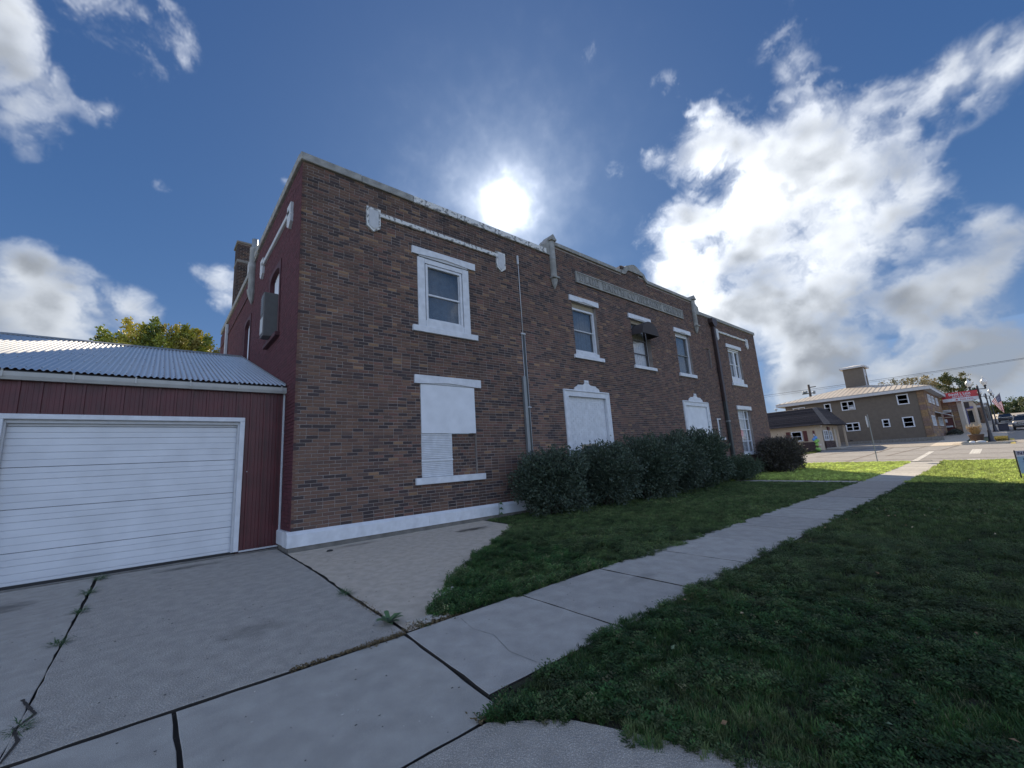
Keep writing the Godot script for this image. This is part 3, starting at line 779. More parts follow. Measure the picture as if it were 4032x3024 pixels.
func lintel(t: Node, x0: float, x1: float, y0: float, y1: float) -> void:
	var c := (x0 + x1) * 0.5
	var m := mb()
	# the stone is one block; its lower edge is cut to a flat peak over the opening
	m.prism(PackedVector2Array([Vector2(x0, y0), Vector2(x0, y1), Vector2(x1, y1), Vector2(x1, y0), Vector2(x1 - 0.17, y0), Vector2(c, y0 + 0.05), Vector2(x0 + 0.17, y0)]), -0.2, 0.05)
	var o := obj("lintel", m, M.white, t)
	obj("lintel_soffit", mb().prism(PackedVector2Array([Vector2(x0 + 0.175, y0 - 0.004), Vector2(c, y0 + 0.05), Vector2(x1 - 0.175, y0 - 0.004)]), -0.2, 0.028), M.trim, o)

# A double-hung window set back in the wall: frame of four pieces, two sashes, panes, a dim room and its curtain.
func sash(t: Node, x0: float, x1: float, y0: float, y1: float, z: float, fw: float, fm: Material, curtain: Material, rail := 0.5, cz := 0.12, sashm: Material = null) -> MeshInstance3D:
	sashm = sashm if sashm else fm
	var f := mb()
	var h := y1 - y0
	f.cbox(Vector3(x0 + fw * 0.5, (y0 + y1) * 0.5, z), Vector3(fw, h, 0.09), 0.006).cbox(Vector3(x1 - fw * 0.5, (y0 + y1) * 0.5, z), Vector3(fw, h, 0.09), 0.006)
	f.cbox(Vector3((x0 + x1) * 0.5, y1 - fw * 0.5, z), Vector3(x1 - x0 - fw * 2, fw, 0.088), 0.006).cbox(Vector3((x0 + x1) * 0.5, y0 + fw * 0.5, z), Vector3(x1 - x0 - fw * 2, fw, 0.088), 0.006)
	var w := obj("window", f, fm, t)
	var i0 := x0 + fw; var i1 := x1 - fw; var j0 := y0 + fw; var j1 := y1 - fw
	var ry := lerpf(j0, j1, rail)
	var s := mb()
	var sw := 0.035
	s.cbox(Vector3((i0 + i1) * 0.5, ry, z - 0.012), Vector3(i1 - i0, 0.045, 0.05), 0.004)
	for q in [i0 + sw * 0.5, i1 - sw * 0.5]:
		s.cbox(Vector3(q, (j0 + ry) * 0.5, z - 0.035), Vector3(sw, ry - j0, 0.03), 0.004)
		s.cbox(Vector3(q, (j1 + ry) * 0.5, z - 0.012), Vector3(sw * 0.7, j1 - ry, 0.03), 0.004)
	s.cbox(Vector3((i0 + i1) * 0.5, j0 + 0.02, z - 0.035), Vector3(i1 - i0 - sw * 2, 0.04, 0.03), 0.004)
	obj("sash", s, sashm, w)
	obj("pane", pane_quad(i0, i1, ry, j1, z - 0.014), M.pane, w)
	obj("pane", pane_quad(i0, i1, j0, ry, z - 0.037), M.pane, w)
	obj("curtain", drape(i0 - 0.05, i1 + 0.05, j0 - 0.05, j1 + 0.05, z - cz), curtain, w)
	return w

func pane_quad(x0: float, x1: float, y0: float, y1: float, z: float) -> MB:
	var m := mb()
	m.quad(Vector3(x0, y0, z), Vector3(x1, y0, z), Vector3(x1, y1, z), Vector3(x0, y1, z))
	return m

func drape(x0: float, x1: float, y0: float, y1: float, z: float, amp := 0.008) -> MB:
	var m := mb(true)
	var n := 28
	for k in n:
		var a := lerpf(x0, x1, k / float(n)); var b := lerpf(x0, x1, (k + 1) / float(n))
		var za := z + sin(k * 1.9) * amp + sin(k * 0.7) * amp * 0.5; var zb := z + sin((k + 1) * 1.9) * amp + sin((k + 1) * 0.7) * amp * 0.5
		m.quad(Vector3(a, y0, za), Vector3(b, y0, zb), Vector3(b, y1, zb), Vector3(a, y1, za))
	return m

func windows(t: Node) -> void:
	# first window: board surround with a smaller sash in it
	var bd := mb()
	bd.cbox(Vector3(2.865, 5.81, -0.02), Vector3(0.205, 1.88, 0.08), 0.006).cbox(Vector3(4.235, 5.81, -0.02), Vector3(0.205, 1.88, 0.08), 0.006)
	bd.cbox(Vector3(3.55, 6.68, -0.022), Vector3(1.16, 0.13, 0.08), 0.006).cbox(Vector3(3.55, 4.96, -0.022), Vector3(1.16, 0.19, 0.08), 0.006)
	obj("window_boards", bd, M.white, t)
	sash(t, 2.99, 4.11, 5.04, 6.60, -0.035, 0.065, M.white, M.curtain_dark, 0.47, 0.16)
	obj("board_strip", mb().cbox(Vector3(3.55, 6.785, 0.0), Vector3(1.5, 0.035, 0.06), 0.004), M.trim, t)
	# second window with a weathered board over it
	obj("head_board", mb().cbox(Vector3(9.35, 6.71, -0.13), Vector3(1.3, 0.17, 0.05), 0.006), M.header_wood, t)
	sash(t, 8.72, 10.0, 5.0, 6.62, -0.15, 0.075, M.white, M.curtain_dark, 0.5, 0.12, M.trim)
	obj("window_apron", mb().cbox(Vector3(9.36, 4.94, -0.08), Vector3(1.28, 0.14, 0.12), 0.006), M.white, t)
	# third: dark storm window, four lights over pale blinds
	obj("head_board", mb().cbox(Vector3(12.88, 6.72, -0.13), Vector3(1.3, 0.15, 0.05), 0.006), M.header_wood, t)
	var f := mb()
	for q in [12.245, 12.31, 13.36, 13.44]: f.cbox(Vector3(q, 5.75, -0.17 if q > 12.3 else -0.165), Vector3(0.03, 1.76, 0.05), 0.004)
	obj("window", mb().cbox(Vector3(12.27, 5.75, -0.2), Vector3(0.07, 1.78, 0.06), 0.004).cbox(Vector3(13.48, 5.75, -0.2), Vector3(0.09, 1.78, 0.06), 0.004), M.white, t)
	var fr := obj("storm_frame", f, M.frame_dark, t)
	var bars := mb()
	for q in [4.9, 5.42, 5.98, 6.6]: bars.cbox(Vector3(12.88, q, -0.168), Vector3(1.18, 0.035, 0.045), 0.004)
	obj("glazing_bar", bars, M.frame_dark, fr)
	for q in [[4.92, 5.4], [5.44, 5.96], [6.0, 6.58]]: obj("pane", pane_quad(12.32, 13.36, q[0], q[1], -0.17), M.pane, fr)
	obj("blind", drape(12.3, 13.4, 4.9, 6.6, -0.23, 0.006), M.sheer, fr)
	var aw := mb(true)
	var an := 20
	for k in an:
		var a := PI * k / an; var b := PI * (k + 1) / an
		var pa := Vector3(12.86 - cos(a) * 0.6, 6.1 + sin(a) * 0.52, 0.0); var pb := Vector3(12.86 - cos(b) * 0.6, 6.1 + sin(b) * 0.52, 0.0)
		var o := Vector3(0, 0, 0.46)
		aw.quad(pa - o * 0.2, pa + o, pb + o, pb - o * 0.2)
	var awn := obj("awning", aw, M.awning, t)
	var fp := PackedVector2Array()
	for k in an + 1: fp.append(Vector2(12.86 - cos(PI * k / an) * 0.6, 6.1 + sin(PI * k / an) * 0.52))
	obj("awning_front", mb().prism(fp, 0.452, 0.462), M.awning, awn)
	obj("awning_frame", mb(true).tube([Vector3(12.26, 6.1, -0.1), Vector3(12.26, 6.1, 0.46), Vector3(13.46, 6.1, 0.46), Vector3(13.46, 6.1, -0.1)], [0.014], 6), M.frame_dark, awn)
	# fourth
	obj("head_board", mb().cbox(Vector3(16.38, 6.75, -0.13), Vector3(1.3, 0.1, 0.05), 0.006), M.trim, t)
	sash(t, 15.73, 17.03, 4.87, 6.7, -0.15, 0.06, M.white, M.curtain_dark, 0.5, 0.12, M.galv_grey)
	# fifth: a sash and a narrow side light
	sash(t, 21.32, 22.25, 5.14, 6.72, -0.14, 0.09, M.white, M.curtain, 0.5, 0.14)
	sash(t, 22.26, 22.86, 5.14, 6.72, -0.142, 0.07, M.white, M.curtain_dark, 0.5, 0.14)
	obj("window_apron", mb().cbox(Vector3(22.09, 5.0, -0.08), Vector3(1.55, 0.27, 0.12), 0.006), M.white, t)
	obj("window_head", mb().cbox(Vector3(22.09, 6.76, -0.1), Vector3(1.55, 0.07, 0.1), 0.006), M.white, t)
	# sixth, below: white bars, four rows of two
	var w6 := mb()
	for q in [21.34, 22.34, 22.86]: w6.cbox(Vector3(q, 2.28, -0.15), Vector3(0.06, 2.24, 0.07), 0.005)
	for q in [1.19, 1.75, 2.36, 2.93, 3.37]: w6.cbox(Vector3(22.1, q, -0.148), Vector3(1.5, 0.045, 0.06), 0.004)
	var w := obj("window", w6, M.white, t)
	for r in 4:
		for q in [[21.37, 22.31], [22.37, 22.83]]: obj("pane", pane_quad(q[0], q[1], [1.21, 1.77, 2.38, 2.95][r], [1.73, 2.34, 2.91, 3.35][r], -0.15), M.pane, w)
	obj("curtain", drape(21.3, 22.9, 1.16, 3.4, -0.26), M.sheer, w)
	# boarded lower window: smooth board above, louvred boards below
	obj("window_board", mb().cbox(Vector3(3.566, 2.795, -0.01), Vector3(1.585, 1.205, 0.05), 0.006), M.white_panel, t)
	var lv := obj("louvre_frame", mb().span(Vector3(2.77, 1.155, -0.2), Vector3(3.64, 2.19, -0.05)), M.white, t)
	var y := 1.17
	while y < 2.17:
		if y < 1.52 or y > 1.57: obj("louvre_slat", mb().cbox(Vector3(3.2, y + 0.02, -0.03), Vector3(0.862, 0.038, 0.03), 0.006, Transform3D(Basis(), Vector3.ZERO)), M.white, lv)
		y += 0.0425
	obj("louvre_rail", mb().cbox(Vector3(3.2, 1.555, -0.024), Vector3(0.866, 0.05, 0.05), 0.006), M.white, lv)
	# narrow window
	obj("window", mb().cbox(Vector3(18.74, 2.41, -0.03), Vector3(0.09, 0.92, 0.1), 0.006).cbox(Vector3(18.86, 2.85, -0.032), Vector3(0.4, 0.05, 0.1), 0.006), M.white, t)
	obj("window_board", mb().span(Vector3(18.78, 1.95, -0.2), Vector3(19.06, 2.82, -0.1)), M.red_dark, t)
	for q in [[2.76, 4.34, 4.86, 6.8, -0.31], [8.7, 10, 4.86, 6.8, -0.32], [12.23, 13.53, 4.86, 6.8, -0.31], [15.73, 17.03, 4.86, 6.8, -0.32], [21.3, 22.87, 4.86, 6.8, -0.31], [21.3, 22.9, 1.16, 3.4, -0.31], [2.77, 3.64, 2.19, 3.4, -0.2]]:
		obj("back_board", pane_quad(q[0], q[1], q[2], q[3], q[4] - 0.02), M.room, t)

func doorways(t: Node) -> void:
	for k in 2:
		var x0: float = [7.86, 15.55][k]; var x1: float = [10.25, 17.96][k]
		var c := (x0 + x1) * 0.5
		var m := mb()
		# jambs, head and the stepped crest are one painted stone surround
		var o := PackedVector2Array([Vector2(x0, 0.05), Vector2(x0, 3.62), Vector2(c - 0.66, 3.62), Vector2(c - 0.635, 3.70), Vector2(c - 0.50, 3.76), Vector2(c - 0.46, 3.80), Vector2(c - 0.2, 3.81), Vector2(c - 0.12, 3.86), Vector2(c - 0.1, 3.9), Vector2(c - 0.105, 3.98), Vector2(c + 0.105, 3.98), Vector2(c + 0.1, 3.9), Vector2(c + 0.12, 3.86), Vector2(c + 0.2, 3.81), Vector2(c + 0.46, 3.80), Vector2(c + 0.50, 3.76), Vector2(c + 0.635, 3.70), Vector2(c + 0.66, 3.62), Vector2(x1, 3.62), Vector2(x1, 0.05), Vector2(x1 - 0.22, 0.05), Vector2(x1 - 0.22, 3.40), Vector2(x0 + 0.22, 3.40), Vector2(x0 + 0.22, 0.05)])
		m.prism(o, -0.25, 0.03)
		var s := obj("door_surround", m, M.white, t)
		var mould := mb()
		mould.cbox(Vector3(c, 3.585, 0.04), Vector3(x1 - x0 - 0.05, 0.035, 0.04), 0.008).cbox(Vector3(x0 + 0.045, 1.8, 0.036), Vector3(0.05, 3.5, 0.03), 0.008).cbox(Vector3(x1 - 0.045, 1.8, 0.036), Vector3(0.05, 3.5, 0.03), 0.008)
		mould.cbox(Vector3(c, 3.9, 0.038), Vector3(0.22, 0.02, 0.03), 0.006)
		obj("moulding", mould, M.white, s)
		if k == 0:
			# the old doorway is bricked up and painted
			obj("infill_wall", mb().span(Vector3(x0 + 0.2, 0.05, -0.2), Vector3(8.66, 3.42, -0.07)).span(Vector3(9.37, 0.05, -0.2), Vector3(x1 - 0.2, 3.42, -0.07)).span(Vector3(8.66, 1.8, -0.2), Vector3(9.37, 3.42, -0.07)), M.white, s)
			var xf := []
			for b in lay(x0 + 0.225, x1 - 0.225, 0.1, 3.39, [[8.6, 9.43, 0.0, 1.86]], null, 0.0723, 0.23):
				xf.append(Transform3D(Basis.from_euler(Vector3(rf(-0.02, 0.02), rf(-0.02, 0.02), 0)) * Basis.from_scale(Vector3(b[2] - 0.009, 0.064, 1)), Vector3(b[0], b[1], -0.062 + rf(-0.002, 0.002))))
			stuff("painted_bricks", brick_mesh(), M.white, xf, [], s)
			var w := obj("window", mb().cbox(Vector3(8.645, 1.1, -0.06), Vector3(0.05, 1.44, 0.06), 0.005).cbox(Vector3(9.385, 1.1, -0.06), Vector3(0.05, 1.44, 0.06), 0.005).cbox(Vector3(9.015, 1.8, -0.058), Vector3(0.79, 0.05, 0.06), 0.005), M.header_wood, t)
			obj("pane", pane_quad(8.67, 9.36, 0.4, 1.78, -0.1), M.pane, w)
			obj("room", mb().span(Vector3(8.6, 0.3, -0.9), Vector3(9.45, 1.85, -0.3)), M.curtain_dark, w)
		else:
			obj("door_panel", mb().span(Vector3(x0 + 0.2, 0.05, -0.2), Vector3(16.3, 3.42, -0.03)).span(Vector3(17.2, 0.05, -0.2), Vector3(x1 - 0.2, 3.42, -0.03)).span(Vector3(16.3, 2.36, -0.2), Vector3(17.2, 3.42, -0.03)), M.white_panel, s)
			obj("door_casing", mb().cbox(Vector3(16.27, 1.2, -0.02), Vector3(0.06, 2.3, 0.07), 0.006).cbox(Vector3(17.23, 1.2, -0.02), Vector3(0.06, 2.3, 0.07), 0.006).cbox(Vector3(16.75, 2.365, -0.018), Vector3(1.02, 0.06, 0.07), 0.006), M.white, s)
			var d := obj("door", mb().cbox(Vector3(16.4, 1.2, -0.22), Vector3(0.18, 2.3, 0.05), 0.006).cbox(Vector3(17.1, 1.2, -0.22), Vector3(0.18, 2.3, 0.05), 0.006).cbox(Vector3(16.75, 2.22, -0.22), Vector3(0.54, 0.25, 0.05), 0.006).cbox(Vector3(16.75, 0.5, -0.22), Vector3(0.54, 0.9, 0.05), 0.006), M.white, t)
			obj("pane", pane_quad(16.48, 17.02, 0.95, 2.1, -0.22), M.pane, d)
			obj("curtain", drape(16.45, 17.05, 0.9, 2.12, -0.3, 0.015), M.sheer, d)
			obj("back_board", pane_quad(16.2, 17.3, 0.1, 2.4, -0.34), M.room, d)
			obj("door_notice", mb().span(Vector3(16.5, 2.14, -0.198), Vector3(16.7, 2.3, -0.192)), M.header_wood, d)

# ------------------------------------------------------------------ the painted side wall
func build_side_wall() -> void:
	var t := get_node("brick_creamery")
	var W := Transform3D(Basis(Vector3(0, 0, 1), Vector3(0, 1, 0), Vector3(-1, 0, 0)), Vector3.ZERO)     # u runs along world z, outward is -x
	var holes := [[-2.92, -1.66, 4.72, 6.62], [-6.78, -5.62, 4.6, 6.5]]
	var top := func(u: float) -> float: return 8.24 if u > -5.6 else 8.0
	var wall := mb()
	var cuts := [-14.0, -6.78, -5.62, -5.6, -2.92, -1.66, -0.03]
	for k in cuts.size() - 1:
		var a: float = cuts[k]; var b: float = cuts[k + 1]
		var ty: float = top.call((a + b) * 0.5)
		var hole = null
		for h in holes: if absf(h[0] - a) < 0.01: hole = h
		if hole:
			wall.span(Vector3(0.008, 0, a), Vector3(0.32, hole[2], b)).span(Vector3(0.008, hole[3], a), Vector3(0.32, ty, b))
		else: wall.span(Vector3(0.008, 0, a), Vector3(0.32, ty, b))
	obj("wall", wall, M.red_dark, t)
	var xf := []; var col := []
	for b in lay(-13.5, -0.0, 0.36, 8.24, holes, top):
		xf.append(W * Transform3D(Basis.from_euler(Vector3(rf(-0.03, 0.03), rf(-0.02, 0.02), 0)) * Basis.from_scale(Vector3(b[2] - 0.008, PITCH - 0.0075, 1.6)), Vector3(b[0], b[1], rf(-0.003, 0.003))))
		var s := rf(0.82, 1.16)
		col.append(Color(0.11 * s, 0.027 * s, 0.034 * s))
	stuff("painted_bricks", brick_mesh(), M.brick_mm, xf, col, t)
	for k in 2:
		var h = holes[k]
		var c: float = (h[0] + h[1]) * 0.5; var w: float = (h[1] - h[0]) * 0.5
		# arched brick-mould frame, corner spandrels included
		var ring := PackedVector2Array([Vector2(h[0] - 0.005, h[2]), Vector2(h[0] - 0.005, h[3]), Vector2(h[1] + 0.005, h[3]), Vector2(h[1] + 0.005, h[2]), Vector2(h[1] - 0.1, h[2])])
		for s in 9:
			var a := PI * s / 8.0
			ring.append(Vector2(c + cos(a) * (w - 0.1), h[3] - 0.26 + sin(a) * 0.17))
		ring.append(Vector2(h[0] + 0.1, h[2]))
		var fr := obj("window_frame", mb().prism(ring, -0.12, 0.025, W), M.red_dark, t)
		obj("sill", mb().cbox(Vector3(c, h[2] - 0.03, 0.0), Vector3(w * 2 + 0.16, 0.1, 0.2), 0.01, W), M.red_dark, fr)
		var sh := mb()
		var n := 26
		for s in n:
			var a := lerpf(h[0], h[1], s / float(n)); var b := lerpf(h[0], h[1], (s + 1) / float(n))
			var za := -0.09 + (0.012 if s % 2 else -0.012); var zb := -0.09 + (0.012 if (s + 1) % 2 else -0.012)
			sh.quad(W * Vector3(a, h[2], za), W * Vector3(b, h[2], zb), W * Vector3(b, h[3], zb), W * Vector3(a, h[3], za))
		obj("corrugated_panel", sh, M.white, fr)
	# hood mould and shields in white paint
	var hs := obj("hood_strip", mb().cbox(Vector3(-2.42, 7.42, 0.02), Vector3(3.2, 0.115, 0.08), 0.012, W), M.trim, t)
	for q in [[-1.02, -0.68], [-4.2, -3.86]]:
		var c: float = (q[0] + q[1]) * 0.5
		obj("shield", mb().prism(PackedVector2Array([Vector2(q[0], 7.6), Vector2(q[0], 7.12), Vector2(c, 7.0), Vector2(q[1], 7.12), Vector2(q[1], 7.6)]), -0.05, 0.06, W), M.trim, hs)
	var z := -0.06
	while z > -13.4:
		var l := minf(1.4, 13.5 + z)
		var hi := 8.335 if z - l * 0.5 > -5.5 else 8.09
		obj("coping_stone", mb().cbox(Vector3(z - l * 0.5, hi, -0.13), Vector3(l - 0.008, 0.19, 0.38), 0.012, W), M.stone, t)
		z -= l
	obj("band_course", mb().cbox(Vector3(-9.6, 7.36, 0.0), Vector3(7.6, 0.05, 0.06), 0.006, W), M.red_dark, t)
	var cm := mb(true)
	cm.lathe([Vector2(0.115, 7.2), Vector2(0.115, 7.95), Vector2(0.119, 7.96), Vector2(0.115, 7.97), Vector2(0.115, 8.62)], 16, Transform3D(Basis(), Vector3(-0.05, 0, -5.5)))
	var cn := obj("colonnette", cm, M.stone, t)
	obj("corbel", mb().lathe([Vector2(0.0, 6.72), Vector2(0.08, 6.9), Vector2(0.12, 7.04), Vector2(0.14, 7.14), Vector2(0.14, 7.2), Vector2(0.1, 7.2)], 8, Transform3D(Basis(), Vector3(-0.05, 0, -5.5))), M.stone, cn)
	obj("vent_pipe", mb(true).tube([Vector3(-0.02, 8.3, -5.62), Vector3(-0.02, 9.0, -5.62)], [0.085], 14), M.galv_grey, t)
	obj("shoulder_stone", mb().prism(PackedVector2Array([Vector2(-5.6, 8.1), Vector2(-5.6, 8.62), Vector2(-5.2, 8.6), Vector2(-4.9, 8.42), Vector2(-4.9, 8.2)]), -0.3, 0.04, W), M.stone, t)
	obj("corner_downspout", mb().cbox(Vector3(-0.06, 5.5, -11.2), Vector3(0.1, 4.6, 0.12), 0.01), M.trim, t)
	# chimney of dark bricks with a pale band
	var ch := obj("chimney", mb().span(Vector3(0.30, 7.9, -13.4), Vector3(1.12, 12.25, -12.52)), M.mortar, t)
	xf = []; col = []
	for b in lay(0.29, 1.13, 8.0, 12.2, [], null):
		xf.append(Transform3D(Basis.from_scale(Vector3(b[2] - 0.012, PITCH - 0.012, 1)), Vector3(b[0], b[1], -12.51)))
		var q := brick_color(0.0, b[1]); col.append(Color(q.r * 0.55, q.g * 0.55, q.b * 0.55))
	for b in lay(-13.41, -12.51, 8.0, 12.2, [], null):
		xf.append(W * Transform3D(Basis.from_scale(Vector3(b[2] - 0.012, PITCH - 0.012, 1)), Vector3(b[0], b[1], -0.29)))
		var q := brick_color(0.0, b[1]); col.append(Color(q.r * 0.55, q.g * 0.55, q.b * 0.55))
	stuff("chimney_bricks", brick_mesh(), M.brick_mm, xf, col, ch)
	obj("chimney_cap", mb().cbox(Vector3(0.71, 12.29, -12.96), Vector3(0.96, 0.1, 1.02), 0.02).cbox(Vector3(0.71, 11.36, -12.96), Vector3(0.88, 0.14, 0.94), 0.02), M.old_concrete, ch)
	obj("vent_hood", mb().cbox(Vector3(0.95, 10.95, -12.3), Vector3(0.5, 0.62, 0.45), 0.03), M.trim, ch)
	# the window air conditioner
	var ac := thing("air_conditioner", "boxy grey air conditioner hanging out of the arched side window", "air conditioner", Vector3(-0.12, 4.78, -2.3))
	obj("case", mb().cbox(Vector3(-0.09, 5.31, -2.29), Vector3(0.34, 1.12, 0.36), 0.012), M.ac_metal, ac)
	var gr := mb()
	for k in 9: gr.cbox(Vector3(-0.266, 5.36 + k * 0.05, -2.29), Vector3(0.012, 0.03, 0.3), 0.003)
	obj("grille", gr, M.galv_grey, ac)
	obj("lower_grille", mb().cbox(Vector3(-0.266, 5.03, -2.29), Vector3(0.012, 0.4, 0.3), 0.004), M.gutter, ac)

# ------------------------------------------------------------------ the red metal garage
func build_garage() -> void:
	var t := thing("metal_garage", "low red ribbed metal garage with corrugated silver roof", "garage", Vector3(-2.3, 0.0, -0.8))
	var L := -9.2
	# ribbed siding sheets, each four ribs wide
	var sheetm := func(x0: float, x1: float, y0: float, y1: float) -> MB:
		var m := mb()
		var p := PackedVector2Array()
		var x := x0
		while x < x1 - 0.001:
			var ph := fposmod(x + 0.161, 0.24)
			p.append(Vector2(x, -0.8 + (0.022 if ph > 0.012 and ph < 0.05 else 0.0) + (0.004 if absf(ph - 0.12) < 0.012 or absf(ph - 0.18) < 0.012 else 0.0)))
			x += 0.006
		p.append(Vector2(x1, -0.8))
		var q := PackedVector2Array([p[0]])
		for k in range(1, p.size() - 1):
			if absf(p[k].y - p[k - 1].y) > 1e-5 or absf(p[k].y - p[k + 1].y) > 1e-5: q.append(p[k])
		q.append(p[p.size() - 1])
		for k in q.size() - 1:
			m.quad(Vector3(q[k].x, y0, q[k].y), Vector3(q[k + 1].x, y0, q[k + 1].y), Vector3(q[k + 1].x, y1, q[k + 1].y), Vector3(q[k].x, y1, q[k].y))
		return m
	var x := -0.021
	while x > L:
		var a := maxf(x - 0.96, L)
		obj("siding_sheet", sheetm.call(a, x - 0.001, 2.58, 3.3), M.red_siding, t)
		x = a
	obj("siding_sheet", sheetm.call(-0.72, -0.021, 0.06, 2.579), M.red_siding, t)
	obj("siding_sheet", sheetm.call(L, -3.86, 0.06, 2.579), M.red_siding, t)
	obj("frame_wall", mb().span(Vector3(L, 2.55, -1.0), Vector3(-0.02, 3.3, -0.81)).span(Vector3(-0.74, 0.0, -1.0), Vector3(-0.02, 2.55, -0.81)).span(Vector3(L, 0.0, -1.0), Vector3(-3.86, 2.55, -0.81)).span(Vector3(L, 0, -13.6), Vector3(L + 0.1, 3.3, -1.0)).span(Vector3(L, 0, -13.7), Vector3(-0.03, 3.3, -13.6)), M.red_dark, t)
	# overhead door: sections with pressed grooves
	var joints := [2.47, 2.405, 1.772, 1.147, 0.514, 0.05]
	for k in joints.size() - 1:
		var hi: float = joints[k]; var lo_: float = joints[k + 1]
		var m := mb()
		var ys := [[hi, 0.004]]
		for q in [[0.095, 0.0012], [0.19, 0.0038], [0.3, 0.0012], [0.41, 0.0018], [0.52, 0.0012]]:
			if hi - q[0] > lo_ + 0.05: ys.append([hi - q[0], q[1]])
		ys.append([lo_, 0.004])
		for q in ys.size() - 1:
			var a: float = ys[q][0] - ys[q][1]; var b: float = ys[q + 1][0] + ys[q + 1][1]
			m.cbox(Vector3(-2.3, (a + b) * 0.5, -0.905), Vector3(3.06, a - b, 0.05), 0.004)
		m.span(Vector3(-3.82, lo_ + 0.003, -0.94), Vector3(-0.78, hi - 0.003, -0.894))
		obj("door_section", m, M.door_white, t)
	obj("door_seal", mb().span(Vector3(-3.83, 0.012, -0.95), Vector3(-0.77, 0.05, -0.86)), M.black, t)
	obj("door_stop", mb().span(Vector3(-0.82, 0.05, -0.87), Vector3(-0.78, 2.47, -0.80)).span(Vector3(-3.84, 0.05, -0.87), Vector3(-3.80, 2.47, -0.80)).span(Vector3(-3.84, 2.45, -0.872), Vector3(-0.78, 2.50, -0.802)), M.trim, t)
	obj("door_jamb", mb().cbox(Vector3(-0.745, 1.32, -0.80), Vector3(0.08, 2.53, 0.1), 0.006), M.white, t)
	obj("door_jamb", mb().cbox(Vector3(-3.865, 1.32, -0.80), Vector3(0.08, 2.53, 0.1), 0.006), M.white, t)
	obj("door_head", mb().cbox(Vector3(-2.305, 2.545, -0.775), Vector3(3.2, 0.085, 0.06), 0.01), M.white, t)
	obj("corner_trim", mb().cbox(Vector3(-0.018, 1.62, -0.785), Vector3(0.035, 3.08, 0.05), 0.006), M.trim, t)
	obj("base_trim", mb().cbox(Vector3(-0.37, 0.052, -0.78), Vector3(0.66, 0.03, 0.05), 0.006), M.trim, t)
	obj("bolt", mb(true).lathe([Vector2(0.012, -0.008), Vector2(0.012, 0.004), Vector2(0.0, 0.008)], 8, Transform3D(Basis(Vector3(1, 0, 0), Vector3(0, 0, 1), Vector3(0, -1, 0)), Vector3(-0.63, 1.53, -0.775))), M.trim, t)
	# gutter with straps
	var gp := PackedVector2Array([Vector2(-0.79, 3.215), Vector2(-0.79, 3.11), Vector2(-0.69, 3.105), Vector2(-0.665, 3.16), Vector2(-0.655, 3.225), Vector2(-0.66, 3.225), Vector2(-0.672, 3.162), Vector2(-0.695, 3.113), Vector2(-0.783, 3.118), Vector2(-0.783, 3.215)])
	var along := Basis(Vector3(0, 0, 1), Vector3(0, 1, 0), Vector3(-1, 0, 0))
	obj("gutter", mb().prism(gp, 0.005, 4.6, Transform3D(along, Vector3.ZERO)).prism(gp, 4.606, -L, Transform3D(along, Vector3.ZERO)).span(Vector3(-0.012, 3.11, -0.79), Vector3(-0.004, 3.22, -0.66)), M.gutter, t)
	x = -0.1
	while x > L:
		obj("gutter_strap", mb().cbox(Vector3(x, 3.245, -0.70), Vector3(0.025, 0.012, 0.12), 0.002).cbox(Vector3(x, 3.19, -0.652), Vector3(0.025, 0.1, 0.006), 0.002), M.gutter, t)
		x -= 0.76
	obj("eave_gap_shade", mb().span(Vector3(L, 3.2, -0.83), Vector3(-0.03, 3.262, -0.775)), M.black, t)  # black strip: the shade in the gap under the eave, as colour
	# corrugated roof sheets, front and back slope
	var e0 := Vector2(3.272, -0.66); var r0 := Vector2(5.46, -7.18); var b0 := Vector2(3.3, -13.7)
	x = -0.015
	var scr := []
	while x > L:
		var m := mb(true)
		var n := 60
		for k in n:
			var xa := x - k * 0.0835 / 6.0; var xb := x - (k + 1) * 0.0835 / 6.0
			if xb < L: break
			var f := func(q: float) -> float:
				var c := cos((q + 0.015) / 0.0835 * TAU)
				return 0.014 * signf(c) * pow(absf(c), 0.7)
			var ha: float = f.call(xa); var hb: float = f.call(xb)
			m.quad(Vector3(xb, e0.x + hb, e0.y), Vector3(xa, e0.x + ha, e0.y), Vector3(xa, r0.x + ha, r0.y), Vector3(xb, r0.x + hb, r0.y))
			m.quad(Vector3(xb, r0.x + hb, r0.y), Vector3(xa, r0.x + ha, r0.y), Vector3(xa, b0.x + ha, b0.y), Vector3(xb, b0.x + hb, b0.y))
		obj("roof_sheet", m, M.galv, t)
		for k in 5:
			for s in 5:
				var q := (k + 0.12) / 5.0
				scr.append(Transform3D(Basis(), Vector3(x - 0.0835 * (s * 2), lerpf(e0.x, r0.x, q) + 0.016, lerpf(e0.y, r0.y, q))))
		x -= 0.835
	stuff("roof_screws", mb().cbox(Vector3.ZERO, Vector3(0.018, 0.01, 0.018), 0.003).mesh(), M.galv_grey, scr, [], t)
	obj("ridge_cap", mb().prism(PackedVector2Array([Vector2(-7.42, 5.39), Vector2(-7.18, 5.475), Vector2(-6.94, 5.39), Vector2(-6.94, 5.405), Vector2(-7.18, 5.495), Vector2(-7.42, 5.405)]), 0.02, -L, Transform3D(along, Vector3.ZERO)), M.galv_grey, t)
	obj("rafter_deck", mb().prism(PackedVector2Array([Vector2(-0.7, 3.25), Vector2(-7.18, 5.43), Vector2(-13.6, 3.28), Vector2(-13.6, 3.2), Vector2(-7.18, 5.33), Vector2(-0.7, 3.2)]), 0.03, -L, Transform3D(along, Vector3.ZERO)), M.black, t)
